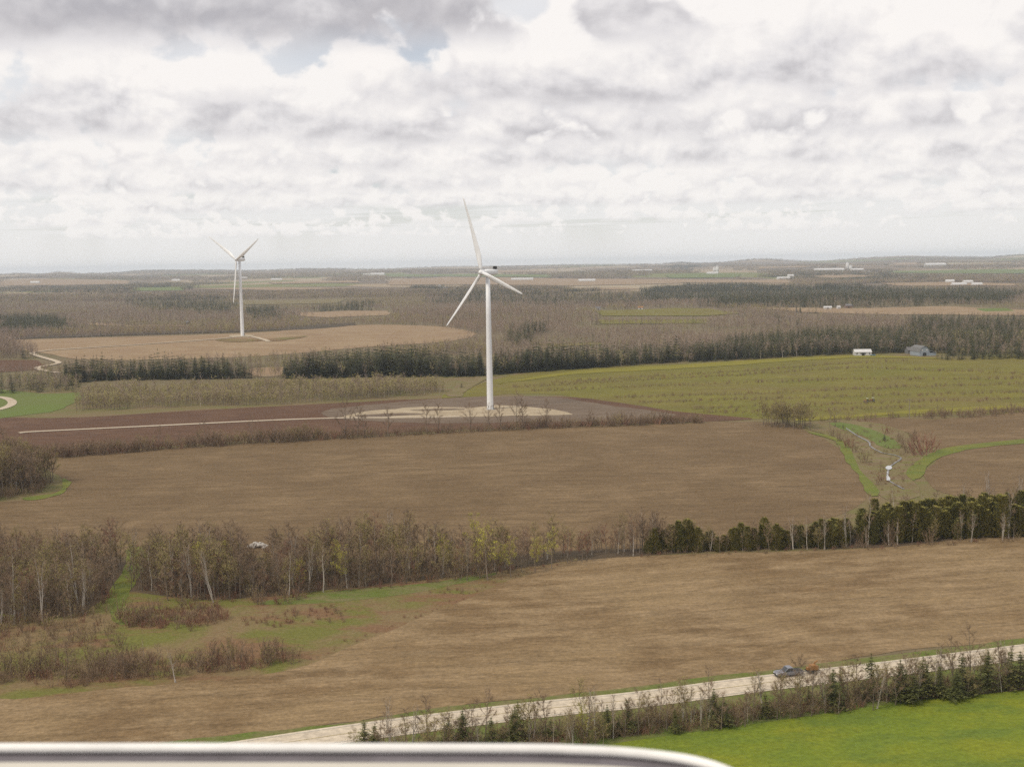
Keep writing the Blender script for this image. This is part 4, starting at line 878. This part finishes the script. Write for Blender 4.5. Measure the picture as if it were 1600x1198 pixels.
mass('leafless_forest', 'grey-brown leafless forest stretching behind the fields', 'forest', mid)
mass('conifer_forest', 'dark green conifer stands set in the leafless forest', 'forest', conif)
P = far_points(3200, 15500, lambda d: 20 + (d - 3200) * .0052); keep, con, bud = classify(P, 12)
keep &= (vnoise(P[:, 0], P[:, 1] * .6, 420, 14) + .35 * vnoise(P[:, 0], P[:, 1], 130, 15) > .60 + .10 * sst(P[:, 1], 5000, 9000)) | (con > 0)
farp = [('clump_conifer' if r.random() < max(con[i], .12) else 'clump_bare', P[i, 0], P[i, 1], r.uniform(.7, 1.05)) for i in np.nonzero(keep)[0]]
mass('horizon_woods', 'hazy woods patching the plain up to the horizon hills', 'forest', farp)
print('TREES', COUNT, 'far', len(mid), len(conif), len(farp))
#TAIL#
# ================================================================== BUILT THINGS
M['white'] = plain('turbine_white', (.74, .755, .775), .45, .4, dirt=.04, scale=.25)
M['white2'] = plain('white_siding', (.58, .57, .55), .7, dirt=.08)
M['roofw'] = plain('pale_metal_roof', (.60, .59, .58), .6, .4, dirt=.15)
M['roofg'] = plain('grey_shingle', (.16, .15, .15), .8)
M['bluegrey'] = plain('blue_grey_boards', (.30, .34, .38), .8)
M['slate'] = plain('weathered_boards', (.17, .17, .17), .85)
M['redbrick'] = plain('brown_brick', (.22, .15, .11), .85)
M['dark'] = plain('dark_metal', (.03, .03, .03), .6)
M['glass'] = plain('dark_glass', (.03, .035, .04), .12, .6, dirt=.05)
M['silver'] = plain('grey_car_paint', (.23, .235, .27), .35, .5, metal=.3, dirt=.1)
M['tyre'] = plain('tyre_rubber', (.025, .025, .025), .9)
M['rimm'] = plain('wheel_rim', (.35, .35, .36), .4, .5, metal=.6)
M['orange'] = plain('orange_paint', (.34, .17, .06), .6, .4, dirt=.2)
M['blue'] = plain('blue_car_paint', (.10, .20, .30), .4, .5)
M['lamp'] = plain('lamp_glass', (.6, .6, .58), .2, .6)
M['concrete'] = plain('concrete', (.40, .38, .34), .9)
M['pole'] = plain('pole_wood', (.26, .22, .18), .9)
M['stone'] = plant('field_stone', (.34, .31, .28), (.52, .49, .45))
M['cream'] = plain('cream_panel', (.60, .565, .49), .55, .4, dirt=.06, scale=6)
M['gloss'] = plain('white_gelcoat', (.80, .79, .77), .5, .4, dirt=.08, scale=14)
M['shade_strip'] = plain('grey_painted_shade', (.17, .155, .17), .7, dirt=.15, scale=20)  # grey for the shade on the lip's inner side

def loft(sections, cap=True):
    mb = MB(); n = len(sections[0])
    for s in sections: mb.V += [tuple(p) for p in s]
    for i in range(len(sections) - 1):
        for k in range(n): mb.F.append([i * n + k, i * n + (k + 1) % n, (i + 1) * n + (k + 1) % n, (i + 1) * n + k])
    if cap: mb.F.append(list(range(n - 1, -1, -1))); mb.F.append([(len(sections) - 1) * n + k for k in range(n)])
    return mb
BL = 45.5
def blade_me():
    secs = []
    for i in range(23):
        t = i / 22; z = 1.0 + (BL - 1.0) * t
        chord = np.interp(t, [0, .04, .10, .2, .5, .8, .95, 1], [2.1, 2.1, 2.8, 3.7, 2.6, 1.6, 1.05, .3])
        rnd_ = np.interp(t, [0, .05, .2, 1], [1, .95, .28, .15]); tw = R(np.interp(t, [0, .2, .5, 1], [18, 14, 5, 0]) + 8)
        bend = 1.6 * t * t + math.tan(R(3.2)) * z; s = []
        for k in range(14):
            a = 2 * math.pi * k / 14; cx = math.cos(a) * .5 - (.18 * (1 - rnd_)); th = math.sin(a) * .5 * rnd_ * (1 if rnd_ > .9 else (1 - .55 * max(0, -math.cos(a))))
            x_, y_ = cx * chord, th * (chord if rnd_ < .9 else 1.9)
            s.append((x_ * math.cos(tw) - y_ * math.sin(tw), x_ * math.sin(tw) + y_ * math.cos(tw) + bend, z))
        secs.append(s)
    return loft(secs).me('blade', M['white'], True)
BLADE = blade_me()
def turbine(u, v, n, phase, label, hub=80.0):
    x, y = gp(u, v); z0 = float(terr(x, y)); root = empty('wind_turbine', (x, y, z0)); tag(root, label, 'wind turbine', 'wind turbines')
    secs = [[(math.cos(a) * r_, math.sin(a) * r_, h_) for a in np.linspace(0, 2 * math.pi, 33)[:-1]] for h_, r_ in ((-.5, 1.92), (0, 1.9), (27, 1.7), (54, 1.46), (hub - 2.0, 1.25))]
    tw = loft(secs).build('tower', M['white'], root, True)
    for h_, r_ in ((27, 1.7), (54, 1.46)): MB().tube([(0, 0, h_ - .06), (0, 0, h_ + .06)], r_ + .025, 32).build('flange', M['white'], tw)
    MB().tube([(0, 0, -.3), (0, 0, .35)], 2.9, 24).build('foundation', M['concrete'], root)
    MB().box(1.7, 2.06, -.5, .5, .9, 3.1).build('door', M['dark'], root)
    MB().box(2.0, 3.2, -.7, .7, -.2, .85).build('steps', M['slate'], root)
    n = Vector((n[0], n[1], 0)).normalized(); rz = math.atan2(n.y, n.x) - math.pi / 2       # local +Y points upwind
    hl = Vector((n.y, -n.x, 0))
    def sup(y_, w_, h_, zc, p=3.2, N=20):
        o = []
        for k in range(N):
            a = 2 * math.pi * k / N; c, s_ = math.cos(a), math.sin(a)
            o.append((w_ / 2 * math.copysign(abs(c) ** (2 / p), c), y_, zc + h_ / 2 * math.copysign(abs(s_) ** (2 / p), s_)))
        return o
    na = loft([sup(-6.6, 2.1, 2.2, .25), sup(-6.2, 2.9, 3.0, .1), sup(-3, 3.4, 3.6, 0), sup(1.4, 3.4, 3.6, 0), sup(2.4, 2.9, 3.0, 0), sup(2.75, 2.5, 2.6, 0, 2.2)]).build('nacelle', M['white'], root, True, loc=(0, 0, hub), rot=(0, 0, rz))
    MB().box(-1.0, 1.0, -5.9, -4.7, 1.7, 3.5).build('cooler', M['dark'], na)
    MB().tube([(.6, -4.2, 1.7), (.6, -4.2, 3.1)], .06, 6).tube([(.2, -4.2, 2.8), (1.0, -4.2, 2.8)], .05, 6).build('wind_vane', M['dark'], na)
    hb = loft([[(math.cos(a) * r_, y_, math.sin(a) * r_) for a in np.linspace(0, 2 * math.pi, 25)[:-1]] for y_, r_ in ((2.7, 1.45), (3.3, 1.65), (4.8, 1.6), (5.6, 1.25), (6.1, .7), (6.3, .15))]).build('hub', M['white'], root, True, loc=(0, 0, hub), rot=(0, 0, rz))
    for k in range(3):
        f = phase + k * 2 * math.pi / 3; zb = Vector((0, 0, 1)) * math.cos(f) + hl * math.sin(f); xb = n.cross(zb)
        m = Matrix((xb, n, zb)).transposed().to_4x4(); m.translation = Vector((0, 0, hub)) + n * 4.2
        b = obj('blade', BLADE, root); b.matrix_local = m
    return root
turbine(766, 640, (-.80, -.60), R(15), 'large white wind turbine on the pale gravel pad, nearest and tallest')
turbine(379, 525.5, (-.60, -.80), R(57), 'smaller white wind turbine far off on the tan field at left')

# ---- houses, barns and silos
def building(name, u, v, L, Wd, H, roof, yaw, mw, mr, label, cat, gambrel=False, win=0, door=False):
    """L along local x, gable ends on x; v = foot of the wall in the photograph"""
    x, y = gp(u, v); root = empty(name, (x, y, float(terr(x, y))), yaw); tag(root, label, cat)
    prof = [(-Wd / 2, -1), (Wd / 2, -1), (Wd / 2, H)] + ([(Wd * .36, H + roof * .62), (0, H + roof), (-Wd * .36, H + roof * .62)] if gambrel else [(0, H + roof)]) + [(-Wd / 2, H)]
    wl = MB().prism(prof, -L / 2, L / 2).build('wall', M[mw], root)
    rp = [p for p in prof[2:]]; up = .25; rf = MB(); ext = .4
    for (a, b) in zip(rp[:-1], rp[1:]):
        q = [(a[0], a[1] + .02), (b[0], b[1] + .02), (b[0], b[1] + up), (a[0], a[1] + up)]
        if a == rp[0]: q[0] = q[3] = None; dxy = (a[0] - b[0], a[1] - b[1]); e_ = .4 / math.hypot(*dxy); q[0] = (a[0] + dxy[0] * e_, a[1] + dxy[1] * e_ + .02); q[3] = (q[0][0], q[0][1] + up)
        if b == rp[-1]: dxy = (b[0] - a[0], b[1] - a[1]); e_ = .4 / math.hypot(*dxy); q[1] = (b[0] + dxy[0] * e_, b[1] + dxy[1] * e_ + .02); q[2] = (q[1][0], q[1][1] + up)
        rf.prism(q, -L / 2 - ext, L / 2 + ext)
    rf.build('roof', M[mr], root)
    for i in range(win):
        xx = -L / 2 + L * (i + .5) / win
        f = MB().box(xx - .6, xx + .6, -Wd / 2 - .06, -Wd / 2 + .02, H * .35, H * .8).build('window', M['white2'], root)
        MB().box(xx - .48, xx + .48, -Wd / 2 - .09, -Wd / 2 - .04, H * .4, H * .75).build('pane', M['glass'], f)
    if door: MB().box(-L * .08, L * .08, -Wd / 2 - .08, -Wd / 2 + .02, 0, min(H * .8, 3.2)).build('door', M['dark'], root)
    return root
building('farmhouse', 1347, 555, 13.5, 8, 2.9, 2.0, R(-4), 'white2', 'roofw', 'low white bungalow with pale roof at the edge of the green meadow', 'house', win=4, door=True)
b = building('barn', 1437, 555, 15, 8.6, 3.6, 4.4, R(100), 'bluegrey', 'slate', 'blue-grey gambrel barn with lean-to right of the white bungalow', 'barn', gambrel=True)
MB().prism([(-1.5, 0), (1.5, 0), (1.5, 2.4), (0, 2.9), (-1.5, 2.4)], -7.6, -7.5).build('door', M['dark'], b)
MB().box(-8.4, -1, -9.6, -4.2, -1, 2.5).prism([(-10, 2.4), (-4.25, 4.0), (-4.25, 4.25), (-10, 2.65)], -8.8, -.6).build('lean_to', M['bluegrey'], b)
for k in (-2, 2): MB().box(-7.62, -7.5, k - .5, k + .5, 4.2, 5.4).build('window', M['white2'], b)
building('shed', 1426, 552, 11, 6, 3.0, 2.2, R(8), 'slate', 'roofg', 'weathered dark shed adjoining the left side of the blue-grey barn', 'shed', door=True)
FB = [('house', 1325, 482, 13, 9, 4.5, 3, 5, 'redbrick', 'roofg', 'brown brick house with grey roof beside the tan field at right', 'house'), ('shed', 1293, 483, 15, 8, 3, 2, -3, 'white2', 'roofw', 'white shed left of the brown brick house', 'shed'), ('shed', 1310, 483, 6, 6, 3.5, 2, 10, 'white2', 'roofw', 'tiny white shed between white shed and brick house', 'shed'),
      ('greenhouse', 702, 451.5, 78, 20, 5.5, 4, -4, 'white2', 'roofw', 'long white greenhouse left of the near turbine tower', 'greenhouse'), ('shed', 687, 450.5, 9, 9, 10, 2, 0, 'white2', 'roofw', 'white end block at the left of the long greenhouse', 'shed'),
      ('barn', 590, 430, 120, 40, 12, 10, -3, 'white2', 'roofw', 'far white barn on the plain below the horizon, left of the greenhouse', 'barn'), ('barn', 573, 430.5, 60, 30, 10, 6, 2, 'white2', 'roofw', 'far white shed adjoining the white barn on the left', 'barn'),
      ('barn', 816, 438, 130, 30, 9, 6, -3, 'white2', 'roofw', 'far white barn right of the near turbine rotor', 'barn'), ('barn', 917, 440, 90, 30, 9, 6, -3, 'white2', 'roofw', 'far white barn right of the rotor barn, centre distance', 'barn'), ('barn', 1003, 425, 150, 40, 12, 8, 0, 'white2', 'roofw', 'faint long white barn on the rising plain near centre', 'barn'),
      ('house', 934, 485, 10, 8, 4, 3, 10, 'concrete', 'roofg', 'small pale house at the left end of the narrow green field', 'house'), ('house', 1001, 483.5, 10, 8, 3, 3, -10, 'white2', 'orange', 'tiny pale house with warm-coloured roof on the narrow green field', 'house'),
      ('barn', 1113, 428.5, 70, 25, 9, 7, 0, 'white2', 'roofw', 'far white barn next to a tall white silo', 'barn'), ('barn', 1224, 436.5, 66, 26, 8, 6, 3, 'white2', 'roofw', 'far white barn low on the plain right of the silo barn', 'barn'), ('barn', 1235, 434.5, 32, 20, 14, 7, 3, 'white2', 'roofw', 'taller white shed right of the low white barn', 'barn'),
      ('barn', 1295, 424.5, 210, 50, 16, 10, 2, 'white2', 'roofw', 'very long far white barn in the right distance', 'barn'), ('barn', 1339, 424, 85, 40, 13, 9, 2, 'white2', 'roofw', 'white barn at the right of the very long one', 'barn'), ('barn', 1353, 427, 55, 30, 8, 6, 2, 'white2', 'roofw', 'small white barn below the end of the very long one', 'barn'),
      ('barn', 1461, 417, 150, 50, 20, 12, 0, 'white2', 'roofw', 'white barn high on the right-hand hillside', 'barn'), ('barn', 1484, 441.5, 34, 18, 7, 6, -4, 'white2', 'roofw', 'leftmost white barn of the farm cluster at right', 'barn'), ('barn', 1498, 446, 55, 20, 6, 5, 4, 'white2', 'roofw', 'low white barn second in the farm cluster at right', 'barn'),
      ('barn', 1512, 443, 38, 18, 8, 6, 8, 'white2', 'roofw', 'tallest white barn third in the farm cluster at right', 'barn'), ('barn', 1526, 446, 36, 18, 6, 5, -4, 'white2', 'roofw', 'rightmost white barn of the farm cluster at right', 'barn'), ('house', 1413, 435.5, 50, 20, 6, 5, 0, 'white2', 'roofw', 'pale far house left of the farm cluster', 'house'), ('house', 1431, 435, 50, 20, 6, 6, 0, 'white2', 'redbrick', 'far house with warm roof just left of the farm cluster', 'house'),
      ('barn', 55, 443, 60, 25, 10, 8, 0, 'white2', 'roofw', 'pale far barn on the tan plain at far left', 'barn'), ('barn', 275, 439, 60, 25, 8, 7, 0, 'white2', 'roofw', 'far pale barn between left edge and the far turbine', 'barn'), ('barn', 381, 436, 60, 22, 10, 7, 0, 'white2', 'roofw', 'white barn just right of the far turbine tower', 'barn'), ('barn', 432, 437.5, 80, 24, 7, 6, 0, 'white2', 'roofw', 'long white barn well right of the far turbine', 'barn'),
      ('house', 292, 506.5, 9, 7, 3, 2.5, 0, 'marsh', 'roofg', 'small straw-coloured hut at the end of the tan strip left of the far turbine', 'hut')]
for q in FB: building(q[0], q[1], q[2], q[3] * .8, q[4] * .8, q[5] * (.7 if q[3] > 20 else 1), q[6] * .8, R(q[7]), q[8], q[9], q[10], q[11], door=q[3] < 20)
for (u, v, r_, h_, lb) in ((1120.5, 427.5, 8, 34, 'tall white silo beside the far white barn'), (1116, 426, 7, 26, 'shorter white silo left of the tall one'), (1324, 422, 9, 40, 'tall white silo behind the very long barn'), (1329, 423, 8, 28, 'shorter silo right of the tall one by the very long barn')):
    x, y = gp(u, v); t = empty('silo', (x, y, float(terr(x, y)))); tag(t, lb, 'silo')
    MB().tube([(0, 0, -2), (0, 0, h_)], r_, 16).build('wall', M['white2'], t, True)
    MB().tube([(0, 0, h_ + .05), (0, 0, h_ + r_ * .4), (0, 0, h_ + r_ * .7)], [r_, r_ * .75, r_ * .1], 16).build('dome', M['roofw'], t, True)
for i, (u, v) in enumerate([(1378, 481), (1408, 481), (1434, 480), (1465, 479), (1420.5, 655), (8, 515), (51, 513), (95, 512)]):
    x, y = gp(u, v); t = empty('utility_pole', (x, y, float(terr(x, y))), .1)
    tag(t, ['pale pole at the back of the tan field at right, leftmost of four', 'pale pole at the back of the tan field, second of four', 'pale pole at the back of the tan field, third of four', 'pale pole at the back of the tan field, rightmost of four', 'thin pole standing above the stream valley fields',
            'pale pole before the conifers at the left edge, leftmost of three', 'pale pole before the left conifers, middle of three', 'pale pole before the left conifers, rightmost of three'][i], 'pole')
    MB().tube([(0, 0, -.5), (0, 0, 11)], [.2, .14], 6).build('pole', M['pole'], t); MB().box(-1.2, 1.2, -.08, .08, 10.1, 10.3).build('crossarm', M['pole'], t)

# ---- vehicles
def wheel(root, x, y, r_=.39, w_=.26):
    t = MB().tube([(x - w_ / 2, y, r_), (x + w_ / 2, y, r_)], r_, 16).build('wheel', M['tyre'], root)
    s = 1 if x > 0 else -1
    MB().tube([(x + s * (w_ / 2 - .02), y, r_), (x + s * (w_ / 2 + .015), y, r_)], r_ * .6, 12).build('rim', M['rimm'], t)
def side(mb, prof, x0, x1): return mb.prism(prof, x0, x1)
def road_at(u, v, off):
    g = np.array(gp(u, v)); i = np.argmin(((rc - g) ** 2).sum(1)); t = rt[i]; p = rc[i] + t * ((g - rc[i]) @ t) + rn[i] * off
    return p, t, float(terr(*p)) + .3 * .75 * np.clip(np.hypot(*p) / 400, .5, 14) * 1.75
p, t, z = road_at(1231, 1056, 2.2); hd = math.atan2(-t[1], -t[0]) - math.pi / 2
RZ = z
pk = empty('pickup_truck', (p[0], p[1], z), hd); tag(pk, 'silver-grey pickup truck heading left along the road, towing an orange machine', 'pickup truck')
side(MB(), [(-2.9, .45), (-2.9, 1.05), (-.75, 1.08), (-.75, 1.1), (1.1, 1.1), (1.25, 1.1), (2.55, 1.0), (2.85, .85), (2.9, .5), (2.6, .42), (-2.6, .42)], -.97, .97).build('body', M['silver'], pk)
cab = side(MB(), [(-.85, 1.08), (-.7, 1.78), (-.3, 1.86), (.45, 1.84), (1.25, 1.09)], -.84, .84).build('cab', M['silver'], pk)
for s in (-1, 1):
    x0, x1 = sorted((s * .843, s * .855)); MB().prism([(-.68, 1.14), (-.58, 1.70), (-.1, 1.74), (-.1, 1.14)], x0, x1).build('window', M['glass'], pk); MB().prism([(-.02, 1.14), (-.02, 1.74), (.4, 1.72), (1.0, 1.14)], x0, x1).build('window', M['glass'], pk)
    MB().box(s * .62 - .2, s * .62 + .2, 2.82, 2.93, .68, .86).build('headlight', M['lamp'], pk); MB().box(s * .95 - .08, s * .95 + .08, .72, .92, 1.12, 1.3).build('mirror', M['dark'], pk)
    x0, x1 = sorted((s * .93, s * .985)); side(MB(), [(-.8, .5), (-.8, .53), (1.3, .53), (1.3, .5)], x0, x1).build('sill', M['dark'], pk)
MB().quad((-.74, 1.22, 1.16), (.74, 1.22, 1.16), (.68, .52, 1.80), (-.68, .52, 1.80)).V; ws = MB(); ws.quad((-.74, 1.235, 1.13), (.74, 1.235, 1.13), (.68, .50, 1.82), (-.68, .50, 1.82)); ws.build('windshield', M['glass'], pk)
MB().box(-.86, .86, -2.78, -.92, 1.085, 1.1).build('bed', M['dark'], pk); MB().box(-.9, .9, 2.84, 2.96, .42, .62).build('bumper', M['dark'], pk)
for xx in (-.84, .84):
    for yy in (1.85, -1.75): wheel(pk, xx, yy)
p2 = p + t * 5.2
tr = empty('trailer', (p2[0], p2[1], z), hd); tag(tr, 'orange machine on a small trailer behind the pickup', 'trailer')
MB().box(-.75, .75, -1.5, 1.2, .55, .75).build('frame', M['dark'], tr); MB().box(-.05, .05, 1.2, 2.3, .5, .62).build('drawbar', M['dark'], tr)
side(MB(), [(-1.3, .76), (-1.3, 1.5), (-.6, 1.75), (.3, 1.7), (.5, .76)], -.6, .6).build('housing', M['orange'], tr); MB().box(-.4, .4, .55, 1.1, .76, 1.35).build('engine', M['orange'], tr)
MB().tube([(0, -.6, 1.7), (0, -.7, 2.2), (0, -1.3, 2.45)], [.18, .16, .16], 8).build('chute', M['orange'], tr)
for xx in (-.86, .86): wheel(tr, xx, -.3, .34, .22)
x, y = gp(1364, 556.5); z = float(terr(x, y)) + .5
car = empty('parked_car', (x, y, z), R(80)); tag(car, 'small blue car parked at the right end of the white bungalow', 'car')
side(MB(), [(-2.1, .35), (-2.15, .85), (-1.3, .95), (1.0, .92), (2.1, .75), (2.15, .4)], -.86, .86).build('body', M['blue'], car); side(MB(), [(-1.7, .93), (-1.1, 1.42), (.3, 1.42), (1.0, .93)], -.74, .74).build('cabin', M['glass'], car)
for xx in (-.76, .76):
    for yy in (1.3, -1.3): wheel(car, xx, yy, .32, .2)
def tractor(u, v, yaw, label):
    x, y = gp(u, v); o = empty('tractor', (x, y, float(terr(x, y)) + .4), yaw); tag(o, label, 'tractor')
    side(MB(), [(-.9, .6), (-.9, 1.1), (.2, 1.15), (.25, 1.35), (1.7, 1.25), (1.75, .6)], -.35, .35).build('body', M['orange'], o)
    MB().box(-.6, .6, -1.0, .3, 2.15, 2.25).build('canopy', M['white2'], o)
    for xx in (-.5, .5):
        MB().tube([(xx, -.9, 1.0), (xx, -.9, 2.15)], .04, 6).build('post', M['dark'], o); wheel(o, xx * 1.5, -.5, .68, .35); wheel(o, xx * 1.4, 1.3, .42, .25)
tractor(1354, 629, R(70), 'left one of two small orange tractors in the green meadow'); tractor(1363, 628, R(95), 'right one of two small orange tractors in the green meadow')

# ---- field stones
x0, y0 = gp(402, 855); sp = empty('stone_pile', (x0, y0, float(terr(x0, y0)))); tag(sp, 'heap of pale field stones at the lower edge of the middle field', 'stone pile')
r = random.Random(91); SM = []
for i in range(4):
    q = MB(); secs = []
    for zz, rr in ((-.42, .25), (-.2, .5), (.15, .52), (.4, .28)): secs.append([(math.cos(a) * rr * r.uniform(.8, 1.15), math.sin(a) * rr * r.uniform(.8, 1.15), zz + r.uniform(-.06, .06)) for a in np.linspace(0, 6.283, 8)[:-1]])
    SM.append(loft(secs).me('stone', M['stone']))
for i in range(64):
    q = r.uniform(-1, 1); w_ = r.gauss(0, .5); hh = max(0, 1.7 * (1 - abs(q) ** 2.2) - abs(w_) * .9)
    obj('stone', r.choice(SM), sp, (q * 2.9, w_ * 1.3, .15 + hh * r.uniform(.35, 1)), (r.uniform(0, 3), r.uniform(0, 3), r.uniform(0, 3)), [r.uniform(.55, 1.15)] * 3)

# ---- the hatch lid right in front of the lens
def on_plane(u, v, z):
    d = ray(u, v); k = (z - CAM_H) / d[2]; return np.array([d[0] * k, k])
ZR = CAM_H - .45
path = np.array(smooth([on_plane(u, v, ZR) for u, v in ((-700, 1168), (-150, 1168), (0, 1168), (400, 1168), (800, 1169), (900, 1171), (980, 1175), (1060, 1184), (1110, 1195), (1145, 1209), (1168, 1228), (1182, 1262), (1186, 1330), (1186, 1600))], 8, closed=False))
tg = np.gradient(path, axis=0); tg /= np.linalg.norm(tg, axis=1)[:, None]; inn = np.stack([tg[:, 1], -tg[:, 0]], 1)   # towards the camera side
hatch = empty('roof_hatch', (0, 0, 0)); tag(hatch, 'blurred white rim of a turbine roof hatch along the bottom of the view', 'hatch')
MB().tube([(a, b, ZR) for a, b in path], .0047, 14).build('rim', M['gloss'], hatch, True)
def strip(o0, o1, z, th):
    a, b = path + inn * o0, path + inn * o1; n = len(path); mb = MB()
    mb.V = [(p[0], p[1], z) for p in a] + [(p[0], p[1], z) for p in b] + [(p[0], p[1], z - th) for p in a] + [(p[0], p[1], z - th) for p in b]
    for i in range(n - 1): mb.F += [[i, i + 1, n + i + 1, n + i], [2 * n + i, 3 * n + i, 3 * n + i + 1, 2 * n + i + 1], [i, 2 * n + i, 2 * n + i + 1, i + 1], [n + i, n + i + 1, 3 * n + i + 1, 3 * n + i]]
    return mb
strip(-.004, .024, ZR - .006, .02).build('shade_strip', M['shade_strip'], hatch); strip(.0245, .075, ZR - .003, .03).build('panel', M['cream'], hatch)  # dark strip drawn in for the shade behind the lip, then the panel

# ---- the air
mh = bpy.data.materials.new('haze'); mh.use_nodes = True; mh.node_tree.nodes.clear(); hn = NT(mh.node_tree)
pv = hn.n('ShaderNodeVolumePrincipled'); pv.inputs['Color'].default_value = (.76, .86, 1.0, 1); pv.inputs['Density'].default_value = 6.0e-5; pv.inputs['Anisotropy'].default_value = .0
hn.nt.links.new(pv.outputs[0], hn.n('ShaderNodeOutputMaterial').inputs['Volume'])
o = MB().box(-21500, 21500, -21500, 21500, -14, 165).build('haze', mh); tag(o, kind='stuff')
